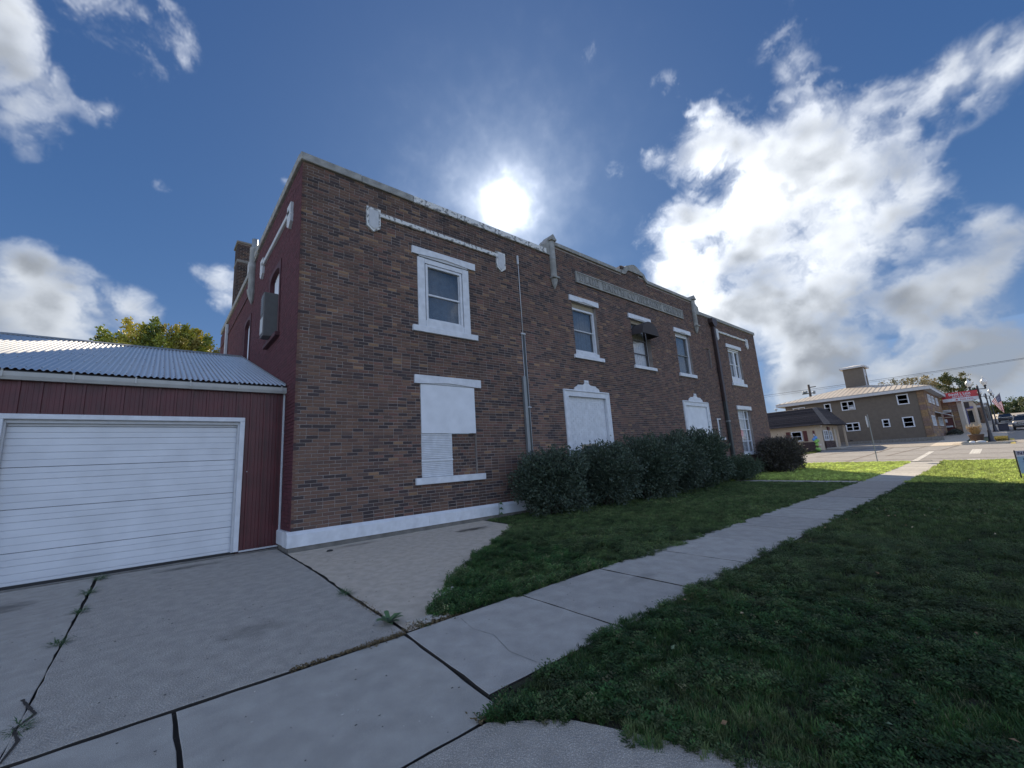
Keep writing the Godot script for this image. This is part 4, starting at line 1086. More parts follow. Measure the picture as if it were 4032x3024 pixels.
	obj("flashing", mb().cbox(Vector3(-0.02, 4.38, -3.95), Vector3(0.03, 0.06, 6.85), 0.006, Transform3D(Basis(), Vector3(-0.02, 4.38, -3.95)) * Transform3D(Basis(Vector3.RIGHT, atan(2.188 / 6.52)), Vector3.ZERO) * Transform3D(Basis(), Vector3(0.02, -4.38, 3.95))), M.galv_grey, t)

# ------------------------------------------------------------------ the far side of the crossroad
# Window on a far wall: white frame, dark panes, meeting rails. xf: wall frame, u to the right, z outward.
func far_window(t: Node, xf: Transform3D, u0: float, u1: float, y0: float, y1: float, cols := 1, fw := 0.11) -> MeshInstance3D:
	var m := mb()
	var c := (u0 + u1) * 0.5
	for q in [u0 + fw * 0.5, u1 - fw * 0.5]: m.cbox(Vector3(q, (y0 + y1) * 0.5, 0.03), Vector3(fw, y1 - y0, 0.1), 0.01, xf)
	for q in [y0 + fw * 0.5, y1 - fw * 0.5]: m.cbox(Vector3(c, q, 0.028), Vector3(u1 - u0 - fw * 2, fw, 0.1), 0.01, xf)
	var iw := (u1 - u0 - fw * 2) / cols
	for k in range(1, cols): m.cbox(Vector3(u0 + fw + iw * k, (y0 + y1) * 0.5, 0.02), Vector3(fw, y1 - y0 - fw * 2, 0.09), 0.01, xf)
	var ym := lerpf(y0, y1, 0.48)
	m.cbox(Vector3(c, ym, 0.0), Vector3(u1 - u0 - fw * 2, 0.05, 0.08), 0.008, xf)
	var w := obj("window", m, M.white, t)
	for k in cols:
		for r in 2:
			var a := u0 + fw + iw * k; var b := a + iw
			var lo_ := y0 + fw if r == 0 else ym; var hi := ym if r == 0 else y1 - fw
			var q := mb(); q.quad(xf * Vector3(a, lo_, 0.0), xf * Vector3(b, lo_, 0.0), xf * Vector3(b, hi, 0.0), xf * Vector3(a, hi, 0.0))
			obj("pane", q, M.dark_pane, w)
	return w

func face(xf: Transform3D, u0: float, u1: float, y0: float, y1: float, d: float) -> MB:
	return mb().box(Vector3((u0 + u1) * 0.5, (y0 + y1) * 0.5, -d * 0.5), Vector3(u1 - u0, y1 - y0, d), xf)

func build_far_street() -> void:
	M.dark_pane = mat(lin(0.012, 0.015, 0.018), 0.06); M.dark_pane.metallic_specular = 0.7
	M.stucco = mat(lin(0.145, 0.12, 0.095), 0.92, T.soft, 0.5, T.bump, 1.0, 0.5)
	M.tan_wall = mat(lin(0.44, 0.36, 0.27), 0.85, T.soft, 0.8)
	M.fascia = mat(lin(0.5, 0.5, 0.5), 0.6, T.soft, 0.6)
	M.tan_roof = mat(lin(0.42, 0.37, 0.31), 0.5, T.soft, 0.4)
	M.seam = mat(lin(0.29, 0.255, 0.21), 0.5)  # darker than the panels: shadow along the seams put into their colour
	M.sandstone = []
	for k in 5: M.sandstone.append(mat(lin(0.25 + 0.05 * (k % 3), 0.165 + 0.03 * (k % 3), 0.115 + 0.02 * (k % 2)), 0.9, T.mottle, 1.2, T.bump, 1.0, 1.0))
	M.shingle = mat(lin(0.06, 0.05, 0.052), 0.9, T.mottle, 1.5, T.bump, 1.0, 1.2)
	M.shingle_dark = mat(lin(0.035, 0.03, 0.034), 0.9, T.mottle, 1.5, T.bump, 1.0, 1.2)
	M.shingle_b = mat(lin(0.08, 0.066, 0.066), 0.9, T.mottle, 1.5, T.bump, 1.0, 1.2)
	M.shingle_lit = mat(lin(0.16, 0.14, 0.13), 0.9, T.mottle, 1.5, T.bump, 1.0, 1.2)  # paler copy for the chamfer face: the light on it put into colour
	M.wainscot = mat(lin(0.085, 0.052, 0.05), 0.9, T.mottle, 1.6, T.bump, 1.0, 1.2)
	M.shutter = mat(lin(0.1, 0.028, 0.026), 0.7)
	# --- brown apartment block under a low pyramid roof
	var X := 60.0
	var b := thing("apartment_block", "two-storey brown stucco block with low tan metal hip roof and roof tower", "building", Vector3(68, gy(60, 0) - 0.2, -2.7))
	var W := Transform3D(Basis(Vector3(0, 0, 1), Vector3(0, 1, 0), Vector3(-1, 0, 0)), Vector3(X, 0, 0))
	obj("wall", mb().span(Vector3(X, 0.6, -9.07), Vector3(76, 6.34, 3.84)), M.stucco, b)
	obj("base_ledge", mb().cbox(Vector3(X - 1.3, 1.1, 0.5), Vector3(0.5, 0.5, 8.4), 0.03), M.old_concrete, b)
	for q in [[-8.25, -6.92, 4.95, 6.02, 2], [-4.93, -4.26, 5.03, 6.07, 1], [-3.27, -1.97, 5.01, 6.09, 2], [-3.24, -1.93, 2.56, 3.54, 2], [0.07, 0.72, 2.7, 3.6, 1], [1.77, 2.69, 2.5, 3.63, 1], [1.71, 2.68, 4.99, 6.11, 1]]:
		far_window(b, W, q[0], q[1], q[2], q[3], q[4])
	obj("window_unit", mb().cbox(Vector3(-2.3, 5.25, 0.1), Vector3(0.42, 0.32, 0.3), 0.02, W), M.trim, b)
	obj("foundation_vent", mb().cbox(Vector3(-3.0, 1.5, 0.0), Vector3(0.25, 0.1, 0.05), 0.01, W), M.black, b)
	# stone pier at the street corner, one block per course
	var y := 1.0
	while y < 6.2:
		var h := rf(0.2, 0.33)
		h = minf(h, 6.32 - y)
		obj("stone_block", mb().cbox(Vector3(3.63, y + h * 0.5, rf(0.0, 0.03)), Vector3(0.52 + rf(-0.02, 0.02), h - 0.014, 0.14), 0.015, W), M.sandstone[rng.randi() % 5], b)
		y += h
	var Fz := Transform3D(Basis(), Vector3(0, 0, 3.9))
	y = 1.0
	while y < 6.25:
		var h := rf(0.24, 0.36); h = minf(h, 6.32 - y)
		var u := 60.2
		while u < 76:
			var l := minf(rf(0.8, 2.6), 76.0 - u)
			obj("stone_block", mb().cbox(Vector3(u + l * 0.5, y + h * 0.5, rf(-0.02, 0.015)), Vector3(l - 0.014, h - 0.014, 0.1), 0.012, Fz), M.sandstone[rng.randi() % 5], b)
			u += l
		y += h
	for q in [[62.1, 63.9, 5.02, 5.95], [65.4, 67.4, 5.02, 5.95], [69.8, 71.6, 5.02, 5.95], [61.4, 63.9, 2.5, 3.6], [68.0, 71.8, 2.55, 3.6]]:
		far_window(b, Transform3D(Basis(), Vector3(0, 0, 3.97)), q[0], q[1], q[2], q[3], 2)
	var aw := mb()
	aw.prism(PackedVector2Array([Vector2(3.9, 4.25), Vector2(5.0, 3.72), Vector2(5.0, 3.66), Vector2(3.9, 4.1)]), -72.5, -66.0, Transform3D(Basis(Vector3(0, 0, 1), Vector3(0, 1, 0), Vector3(-1, 0, 0)), Vector3.ZERO))
	obj("entry_canopy", aw, M.fascia, b)
	# roof: eave box, four panels with standing seams, a tower with its cap
	var ex0 := 59.35; var ex1 := 76.6; var ez0 := -9.9; var ez1 := 4.55
	var ap := Vector3(68.0, 8.6, -2.85)
	obj("fascia", mb().span(Vector3(ex0, 6.3, ez0), Vector3(ex1, 6.62, ez1)), M.fascia, b)
	var co := [Vector3(ex0 - 0.03, 6.66, ez1 + 0.03), Vector3(ex1 + 0.03, 6.66, ez1 + 0.03), Vector3(ex1 + 0.03, 6.66, ez0 - 0.03), Vector3(ex0 - 0.03, 6.66, ez0 - 0.03)]
	for k in 4:
		var p: Vector3 = co[k]; var q: Vector3 = co[(k + 1) % 4]
		var m := mb(); m.tri(p, q, ap); m.quad(p, p + Vector3(0, -0.05, 0), q + Vector3(0, -0.05, 0), q)
		var rp := obj("roof_panel", m, M.tan_roof, b)
		if k == 3 or k == 0:
			var n := int(p.distance_to(q) / 0.46)
			var up := (ap - (p + q) * 0.5)
			for s in range(1, n):
				var f := s / float(n)
				var a := p.lerp(q, f)
				var reach := minf(f, 1.0 - f) * 2.0
				obj("seam", mb().tube([a + Vector3(0, 0.02, 0), a + up * reach + Vector3(0, 0.02, 0)], [0.022], 4), M.seam, rp)
	var tw := obj("tower", mb().span(Vector3(66.6, 7.8, -3.66), Vector3(69.0, 10.72, -1.66)), M.stucco, b)
	obj("louvre", mb().cbox(Vector3(68.0, 10.1, -1.65), Vector3(0.4, 0.9, 0.06), 0.01).cbox(Vector3(67.4, 9.3, -1.65), Vector3(0.5, 2.6, 0.05), 0.01), M.fascia, tw)
	var cp := mb(); cp.span(Vector3(66.3, 10.7, -3.98), Vector3(69.3, 10.9, -1.34))
	var cc := [Vector3(66.3, 10.905, -1.34), Vector3(69.3, 10.905, -1.34), Vector3(69.3, 10.905, -3.98), Vector3(66.3, 10.905, -3.98)]
	for k in 4: cp.tri(cc[k], cc[(k + 1) % 4], Vector3(67.8, 11.22, -2.66))
	obj("tower_cap", cp, M.fascia, tw)
	# --- cream office with a steep shingled mansard
	var o := thing("cream_office", "single-storey cream office with dark shingled mansard roof and maroon shutters", "building", Vector3(51, gy(49, -5) - 0.2, -8))
	var foot := PackedVector2Array([Vector2(47.6, 15.0), Vector2(47.6, 3.24), Vector2(48.4, 2.93), Vector2(54.3, 2.85), Vector2(54.3, 15.0)])
	var flat := Transform3D(Basis(Vector3(1, 0, 0), Vector3(0, 0, -1), Vector3(0, 1, 0)), Vector3.ZERO)
	obj("wall", mb().prism(foot, 0.3, 3.35, flat), M.tan_wall, o)
	var Wo := Transform3D(Basis(Vector3(0, 0, 1), Vector3(0, 1, 0), Vector3(-1, 0, 0)), Vector3(47.6, 0, 0))
	var cw := 3.24
	# brick wainscot in courses
	for r in 9:
		obj("wainscot_course", mb().cbox(Vector3(-9.1, 0.66 + r * 0.11, 0.03), Vector3(11.7, 0.102, 0.08), 0.008, Wo).cbox(Vector3(50.3, 0.66 + r * 0.11, -2.83), Vector3(3.6, 0.102, 0.08), 0.008), M.wainscot, o)
	far_window(o, Wo, -5.36, -4.42, 1.72, 2.72, 1, 0.09)
	for q in [[-5.82, -5.46], [-4.32, -3.98]]:
		var sh := mb(); sh.cbox(Vector3((q[0] + q[1]) * 0.5, 2.2, 0.03), Vector3(q[1] - q[0], 1.04, 0.05), 0.008, Wo)
		for s in 10: sh.cbox(Vector3((q[0] + q[1]) * 0.5, 1.77 + s * 0.095, 0.06), Vector3(q[1] - q[0] - 0.08, 0.06, 0.03), 0.006, Wo)
		obj("shutter", sh, M.shutter, o)
	obj("notice_frame", mb().cbox(Vector3(-3.42, 2.4, 0.02), Vector3(0.16, 0.56, 0.06), 0.01, Wo), M.shutter, o)
	obj("notice_paper", mb().cbox(Vector3(-3.42, 2.25, 0.056), Vector3(0.09, 0.22, 0.01), 0.002, Wo), M.white, o)
	var Fo := Transform3D(Basis(), Vector3(0, 0, -2.86))
	far_window(o, Fo, 48.5, 49.95, 1.63, 2.66, 2, 0.1); far_window(o, Fo, 50.6, 51.35, 1.63, 2.62, 1, 0.09)
	obj("door", mb().cbox(Vector3(52.7, 1.75, 0.0), Vector3(0.95, 2.1, 0.06), 0.01, Fo), M.tan_roof, o)
	obj("door_casing", mb().cbox(Vector3(52.16, 1.8, 0.03), Vector3(0.12, 2.2, 0.12), 0.01, Fo).cbox(Vector3(53.25, 1.8, 0.03), Vector3(0.12, 2.2, 0.12), 0.01, Fo).cbox(Vector3(52.7, 2.88, 0.03), Vector3(1.2, 0.12, 0.12), 0.01, Fo), M.tan_wall, o)
	obj("porch_post", mb().cbox(Vector3(54.2, 1.9, -2.3), Vector3(0.16, 2.6, 0.16), 0.01), M.tan_wall, o)
	obj("wall_plaque", mb().cbox(Vector3(50.5, 2.85, 0.05), Vector3(0.7, 0.3, 0.06), 0.01, Fo), M.shutter, o)
	obj("porch_step", mb().cbox(Vector3(51.5, 0.85, -2.3), Vector3(6.0, 0.16, 1.2), 0.02), M.concrete, o)
	var E := [Vector3(47.0, 3.2, -15), Vector3(47.0, 3.2, -2.35), Vector3(48.3, 3.2, -2.08), Vector3(55.0, 3.2, -2.08), Vector3(55.6, 3.2, -15)]
	var P := [Vector3(47.9, 4.92, -15), Vector3(47.9, 4.92, -3.26), Vector3(48.7, 5.02, -3.1), Vector3(52.6, 4.95, -3.1), Vector3(54.0, 4.9, -15)]
	for k in 4:
		var rows := 10
		for r in rows:
			var f0 := r / float(rows); var f1 := (r + 1.12) / float(rows)
			var a: Vector3 = E[k].lerp(P[k], f0); var c: Vector3 = E[k + 1].lerp(P[k + 1], f0)
			var d: Vector3 = E[k].lerp(P[k], minf(f1, 1.0)); var g: Vector3 = E[k + 1].lerp(P[k + 1], minf(f1, 1.0))
			var nrm: Vector3 = -(c - a).cross(d - a).normalized()
			if nrm.y < 0: nrm = -nrm
			var m := mb()
			var n := maxi(2, int(a.distance_to(c) / 0.22))
			for s in n:
				var p0 := a.lerp(c, s / float(n)); var p1 := a.lerp(c, (s + 0.94) / float(n))
				var p2 := d.lerp(g, (s + 0.94) / float(n)); var p3 := d.lerp(g, s / float(n))
				var dn := (p0 - p3) * rf(0.0, 0.16)
				var o1 := nrm * rf(0.035, 0.06)
				m.quad(p0 + o1 + dn, p1 + o1 + dn, p2 + nrm * 0.012, p3 + nrm * 0.012)
				m.quad(p0 + dn, p1 + dn, p1 + o1 + dn, p0 + o1 + dn)
			obj("shingle_course", m, M.shingle_lit if k == 1 else ([M.shingle, M.shingle_dark, M.shingle_b][rng.randi() % 3]), o)
		var un := mb(); un.quad(E[k], E[k + 1], P[k + 1], P[k])
		obj("roof_deck", un, M.shingle, o)
	var tp := mb()
	for k in range(1, 4): tp.tri(P[0], P[k], P[k + 1])
	for k in range(1, 4): tp.tri(E[0], E[k + 1], E[k])
	obj("roof_top", tp, M.shingle, o)
	obj("flood_lamp", mb(true).lathe([Vector2(0.02, -0.05), Vector2(0.08, 0.0), Vector2(0.06, 0.06), Vector2(0.0, 0.07)], 10, Transform3D(Basis(), Vector3(47.5, 3.05, -2.7))), M.white, o)
	# --- stone-faced shop beyond
	var s := thing("stone_shop", "flat-roofed shop faced in tan sandstone with a framed doorway", "building", Vector3(80, gy(77, 4) - 0.2, 2))
	obj("wall", mb().span(Vector3(77.15, 1.2, -6), Vector3(88, 6.0, 5.5)), M.tan_roof, s)
	var Ws := Transform3D(Basis(Vector3(0, 0, 1), Vector3(0, 1, 0), Vector3(-1, 0, 0)), Vector3(77.1, 0, 0))
	y = 1.5
	while y < 5.9:
		var h := minf(rf(0.22, 0.34), 6.0 - y)
		for q in [[3.6, 3.85], [4.75, 5.3]] if y < 4.4 else [[3.6, 4.5], [4.5, 5.3]]:
			if q[1] - q[0] < 0.4 or y < 2.35: pass
			obj("stone_block", mb().cbox(Vector3((q[0] + q[1]) * 0.5, y + h * 0.5, rf(0, 0.03)), Vector3(q[1] - q[0] - 0.014, h - 0.014, 0.16), 0.015, Ws), M.sandstone[rng.randi() % 5], s)
		y += h
	obj("pier", mb().span(Vector3(76.95, 1.3, 5.3), Vector3(77.6, 6.05, 5.75)), M.tan_roof, s)
	obj("shop_sign", mb().cbox(Vector3(4.2, 4.5, 0.1), Vector3(0.95, 0.3, 0.12), 0.02, Ws), M.white, s)
	obj("sign_strip", mb().cbox(Vector3(4.2, 4.5, 0.165), Vector3(0.7, 0.1, 0.01), 0.003, Ws), M.galv_grey, s)
	obj("doorway", face(Ws, 3.85, 4.75, 1.6, 4.3, 0.05), M.shutter, s)
	obj("door_frame", mb().cbox(Vector3(4.68, 3.3, 0.04), Vector3(0.1, 2.0, 0.1), 0.01, Ws).cbox(Vector3(4.2, 3.7, 0.04), Vector3(0.9, 0.1, 0.1), 0.01, Ws), M.tan_wall, s)
	obj("door_notice", mb().cbox(Vector3(3.95, 3.25, 0.05), Vector3(0.3, 0.42, 0.04), 0.01, Ws), M.white, s)
	obj("flower_box", mb().cbox(Vector3(4.05, 2.5, 0.25), Vector3(0.85, 0.22, 0.4), 0.02, Ws), M.trim, s)
	# --- glazed shop fronts further up the street
	var sf := thing("glazed_shopfront", "shopfront with tall pale glazing between violet posts", "building", Vector3(94, gy(92, 4) - 0.2, 2))
	obj("wall", mb().span(Vector3(89, 1.6, -6), Vector3(101, 6.3, 4.55)), M.tan_roof, sf)
	M.violet = mat(lin(0.08, 0.075, 0.2), 0.5); M.pale_glass = mat(lin(0.36, 0.4, 0.46), 0.2)
	var Wf := Transform3D(Basis(Vector3(0, 0, 1), Vector3(0, 1, 0), Vector3(-1, 0, 0)), Vector3(89.0, 0, 0))
	for q in 4: obj("pane", mb().cbox(Vector3(4.75 + q * 0.22, 3.7, 0.02), Vector3(0.2, 2.1, 0.04), 0.01, Wf), M.pale_glass, sf)
	obj("post", mb().cbox(Vector3(5.25, 3.9, 0.1), Vector3(0.14, 2.6, 0.16), 0.01, Wf), M.violet, sf)
	obj("post", mb().cbox(Vector3(5.55, 3.9, 0.1), Vector3(0.1, 2.6, 0.16), 0.01, Wf), M.violet, sf)
	obj("display_pane", mb().cbox(Vector3(5.4, 3.9, 0.05), Vector3(0.2, 2.4, 0.04), 0.01, Wf), M.pale_glass, sf)
	obj("awning", mb().cbox(Vector3(5.4, 5.6, 0.3), Vector3(1.2, 0.9, 0.5), 0.03, Wf), M.awning, sf)
	for k in 3:
		var c := thing("brick_storefront", ["narrow tan brick storefront with a dark display window", "reddish brick storefront left of the second lamp post", "grey storefront farthest up the street"][k], "building", Vector3(108 + k * 13, gy(105 + k * 13, 5) - 0.3, 3), "storefronts up the street")
		var xx := 103.0 + k * 13
		var zf := 6.0 + k * 0.55
		var g := gy(xx, 5.0)
		obj("wall", mb().span(Vector3(xx, g - 0.3, -5), Vector3(xx + 12, g + 4.2 - k * 0.3, zf)), [M.tan_wall, M.sandstone[0], M.old_concrete][k], c)
		obj("display_window", mb().span(Vector3(xx - 0.04, g + 0.6, zf - 1.2), Vector3(xx - 0.01, g + 2.6, zf - 0.3)), M.dark_pane, c)
		obj("cornice", mb().cbox(Vector3(xx + 6, g + 4.25 - k * 0.3, zf - 3), Vector3(12.3, 0.2, 6.4), 0.03), M.trim, c)
		obj("sign_band", mb().cbox(Vector3(xx - 0.05, g + 3.1, zf - 0.8), Vector3(0.1, 0.4, 1.4), 0.02), M.violet if k == 0 else M.trim, c)

# ------------------------------------------------------------------ things in the street
func car_pane(t: Node, cx: Transform3D, q: Array, core: Vector3, called: String) -> void:
	var mid: Vector3 = (q[0] + q[1] + q[2] + q[3]) * 0.25
	var nn: Vector3 = (q[1] - q[0]).cross(q[3] - q[0]).normalized()
	if nn.dot(mid - core) < 0: nn = -nn
	var w := []
	for p in q: w.append(cx * (mid + (p - mid) * 0.88 + nn * 0.012))
	var sh := mb(); sh.quad(w[0], w[1], w[2], w[3])
	obj(called, sh, M.dark_pane, t)

func car(called: String, label: String, x: float, z: float, l: float, w: float, h: float, paint: Material) -> void:
	var g := gy(x + l * 0.5, z) + 0.0
	var t := thing(called, label, "car", Vector3(x + l * 0.5, g, z), "cars parked up the street")
	var cx := Transform3D(Basis(Vector3(1, 0, 0), Vector3(0, 1, 0), Vector3(0, 0, 1)), Vector3(x, g, z))
	var hw := w * 0.5
	# hull lofted from sections along the length: half width at sill, at belt; height of the belt
	var sec := [[0.0, 0.80, 0.36, 0.62], [0.03, 0.92, 0.30, 0.70], [0.08, 0.98, 0.26, 0.60 * h], [0.3, 1.0, 0.24, 0.66 * h], [0.5, 1.0, 0.24, 0.66 * h], [0.95, 0.98, 0.26, 0.67 * h], [1.0, 0.9, 0.4, 0.6 * h]]
	var m := mb(true)
	var rings := []
	for s in sec:
		var r := []
		var xx: float = s[0] * l; var k: float = s[1] * hw; var lo_: float = s[2]; var hi: float = s[3]
		for q in [[-0.86, 0.0], [-1.0, 0.12], [-1.0, 0.6], [-0.93, 0.93], [-0.8, 1.0], [0.8, 1.0], [0.93, 0.93], [1.0, 0.6], [1.0, 0.12], [0.86, 0.0]]:
			r.append(cx * Vector3(xx, lerpf(lo_, hi, q[1]), q[0] * k))
		rings.append(r)
	for k in rings.size() - 1:
		for s in 10:
			var e := (s + 1) % 10
			m.quad(rings[k][s], rings[k][e], rings[k + 1][e], rings[k + 1][s])
	for s in range(1, 9):
		m.tri(rings[0][0], rings[0][s + 1], rings[0][s]); m.tri(rings[-1][0], rings[-1][s], rings[-1][s + 1])
	obj("body", m, paint, t)
	var cab := mb()
	var b := 0.66 * h
	var lo4 := [Vector3(0.27 * l, b, -hw * 0.93), Vector3(0.27 * l, b, hw * 0.93), Vector3(0.96 * l, b, hw * 0.93), Vector3(0.96 * l, b, -hw * 0.93)]
	var hi4 := [Vector3(0.42 * l, h, -hw * 0.74), Vector3(0.42 * l, h, hw * 0.74), Vector3(0.9 * l, h, hw * 0.74), Vector3(0.9 * l, h, -hw * 0.74)]
	for k in 4:
		cab.quad(cx * lo4[k], cx * lo4[(k + 1) % 4], cx * hi4[(k + 1) % 4], cx * hi4[k])
	cab.quad(cx * hi4[0], cx * hi4[1], cx * hi4[2], cx * hi4[3])
	obj("cabin", cab, paint, t)
	obj("roof", mb().cbox(cx * Vector3(0.66 * l, h + 0.015, 0), Vector3(0.5 * l, 0.05, w * 0.76), 0.02), paint, t)
	car_pane(t, cx, [lo4[0], lo4[1], hi4[1], hi4[0]], Vector3(0.6 * l, b, 0), "windscreen")
	car_pane(t, cx, [lo4[1], lo4[2], hi4[2], hi4[1]], Vector3(0.6 * l, b, 0), "side_window")
	car_pane(t, cx, [lo4[3], lo4[0], hi4[0], hi4[3]], Vector3(0.6 * l, b, 0), "side_window")
	obj("grille", mb().cbox(cx * Vector3(0.01, 0.74, 0), Vector3(0.06, 0.26, w * 0.62), 0.02), M.black, t)
	obj("chrome_bar", mb().cbox(cx * Vector3(-0.02, 0.76, 0), Vector3(0.04, 0.05, w * 0.56), 0.01), M.galv, t)
	obj("bumper", mb().cbox(cx * Vector3(0.02, 0.42, 0), Vector3(0.2, 0.2, w * 0.9), 0.04), M.black, t)
	for s in [-1.0, 1.0]:
		obj("headlight", mb().cbox(cx * Vector3(0.06, 0.84, s * hw * 0.78), Vector3(0.16, 0.16, 0.34), 0.03), M.trim, t)
		obj("mirror", mb().cbox(cx * Vector3(0.33 * l, 0.72 * h, s * (hw + 0.1)), Vector3(0.1, 0.15, 0.2), 0.03), M.black, t)
		for q in [0.19, 0.8]:
			var wx := Transform3D(Basis(Vector3(1, 0, 0), Vector3(0, 0, -1), Vector3(0, 1, 0)), cx * Vector3(q * l, 0.34, s * (hw - 0.12)))
			var wheel := obj("wheel", mb().lathe([Vector2(0.2, -0.11), Vector2(0.33, -0.1), Vector2(0.35, -0.05), Vector2(0.35, 0.05), Vector2(0.33, 0.1), Vector2(0.2, 0.11)], 16, wx), M.black, t)
			obj("rim", mb().lathe([Vector2(0.0, -0.12), Vector2(0.2, -0.09), Vector2(0.2, 0.09), Vector2(0.0, 0.12)], 12, wx), M.galv, wheel)

func lamp_post(x: float, z: float, label: String) -> Node3D:
	var g := gy(x, z)
	var t := thing("street_lamp", label, "street lamp", Vector3(x, g, z), "twin globe street lamps along the main street")
	var p := mb(true)
	p.lathe([Vector2(0.0, 0.0), Vector2(0.24, 0.0), Vector2(0.24, 0.1), Vector2(0.17, 0.2), Vector2(0.14, 0.6), Vector2(0.11, 0.85), Vector2(0.12, 0.95), Vector2(0.085, 1.05), Vector2(0.075, 2.5), Vector2(0.06, 4.5), Vector2(0.08, 4.55), Vector2(0.05, 4.65), Vector2(0.0, 4.8)], 14, Transform3D(Basis(), Vector3(x, g, z)))
	obj("post", p, M.lamp_black, t)
	obj("cross_arm", mb(true).tube([Vector3(x, g + 4.35, z - 0.45), Vector3(x, g + 4.38, z), Vector3(x, g + 4.35, z + 0.45)], [0.03], 8), M.lamp_black, t)
	for s in [-0.43, 0.43]:
		var at := Transform3D(Basis(), Vector3(x, g + 4.35, z + s))
		var l := obj("lamp_head", mb(true).lathe([Vector2(0.0, 0.0), Vector2(0.06, 0.0), Vector2(0.05, 0.15), Vector2(0.11, 0.27), Vector2(0.1, 0.3), Vector2(0.0, 0.3)], 12, at), M.lamp_black, t)
		obj("globe", mb(true).lathe([Vector2(0.1, 0.3), Vector2(0.19, 0.46), Vector2(0.215, 0.58), Vector2(0.19, 0.68), Vector2(0.12, 0.76), Vector2(0.09, 0.8)], 16, at), M.globe, l)
		obj("finial", mb(true).lathe([Vector2(0.1, 0.79), Vector2(0.1, 0.82), Vector2(0.05, 0.86), Vector2(0.03, 0.93), Vector2(0.035, 0.96), Vector2(0.0, 1.03)], 10, at), M.trim, l)
	return t

func flag(at: Vector3, label: String) -> void:
	var t := thing("flag", label, "flag", at, "flags on the lamp posts")
	var im := Image.create(192, 130, false, Image.FORMAT_RGB8)
	for k in 13: im.fill_rect(Rect2i(0, k * 10, 192, 10), Color(0.62, 0.08, 0.13) if k % 2 == 0 else Color(0.9, 0.88, 0.86))
	im.fill_rect(Rect2i(0, 0, 77, 70), Color(0.1, 0.12, 0.32))
	for r in 9:
		for c in (6 if r % 2 == 0 else 5):
			im.fill_rect(Rect2i(5 + c * 12 + (0 if r % 2 == 0 else 6), 4 + r * 7, 4, 4), Color(0.9, 0.9, 0.9))
	var fm := StandardMaterial3D.new(); fm.albedo_texture = ImageTexture.create_from_image(im); fm.roughness = 0.8; fm.cull_mode = BaseMaterial3D.CULL_DISABLED
	fm.backlight_enabled = true; fm.backlight = Color(0.5, 0.5, 0.5)
	obj("staff", mb(true).tube([at, at + Vector3(-0.05, 1.55, 1.2)], [0.018], 6), M.galv_grey, t)
	var m := mb(true)
	var nu := 16; var nv := 18
	var f := func(u: float, v: float) -> Vector3:        # u: down the hoist from the tip, v: along the fly, which hangs
		var h := Vector3(0, 1.5, 1.15).lerp(Vector3(0, 0.62, 0.33), u)
		var lowp := Vector3(0, -0.95, 1.1).lerp(Vector3(0, -0.55, 0.82), u)
		var p := h.lerp(lowp, v)
		p.x += sin(u * 9.0 + v * 3.0) * 0.1 * v + sin(u * 4.0) * 0.06
		return at + p
	for i in nu:
		for j in nv:
			var u0 := i / float(nu); var u1 := (i + 1) / float(nu); var v0 := j / float(nv); var v1 := (j + 1) / float(nv)
			m.quad(f.call(u1, v0), f.call(u1, v1), f.call(u0, v1), f.call(u0, v0))
			# the order in which tri() stores the corners
			m.uv.append_array(PackedVector2Array([Vector2(v0, u1), Vector2(v1, u0), Vector2(v1, u1), Vector2(v0, u1), Vector2(v0, u0), Vector2(v1, u0)]))
	m.smooth = false
	obj("cloth", m, fm, t)

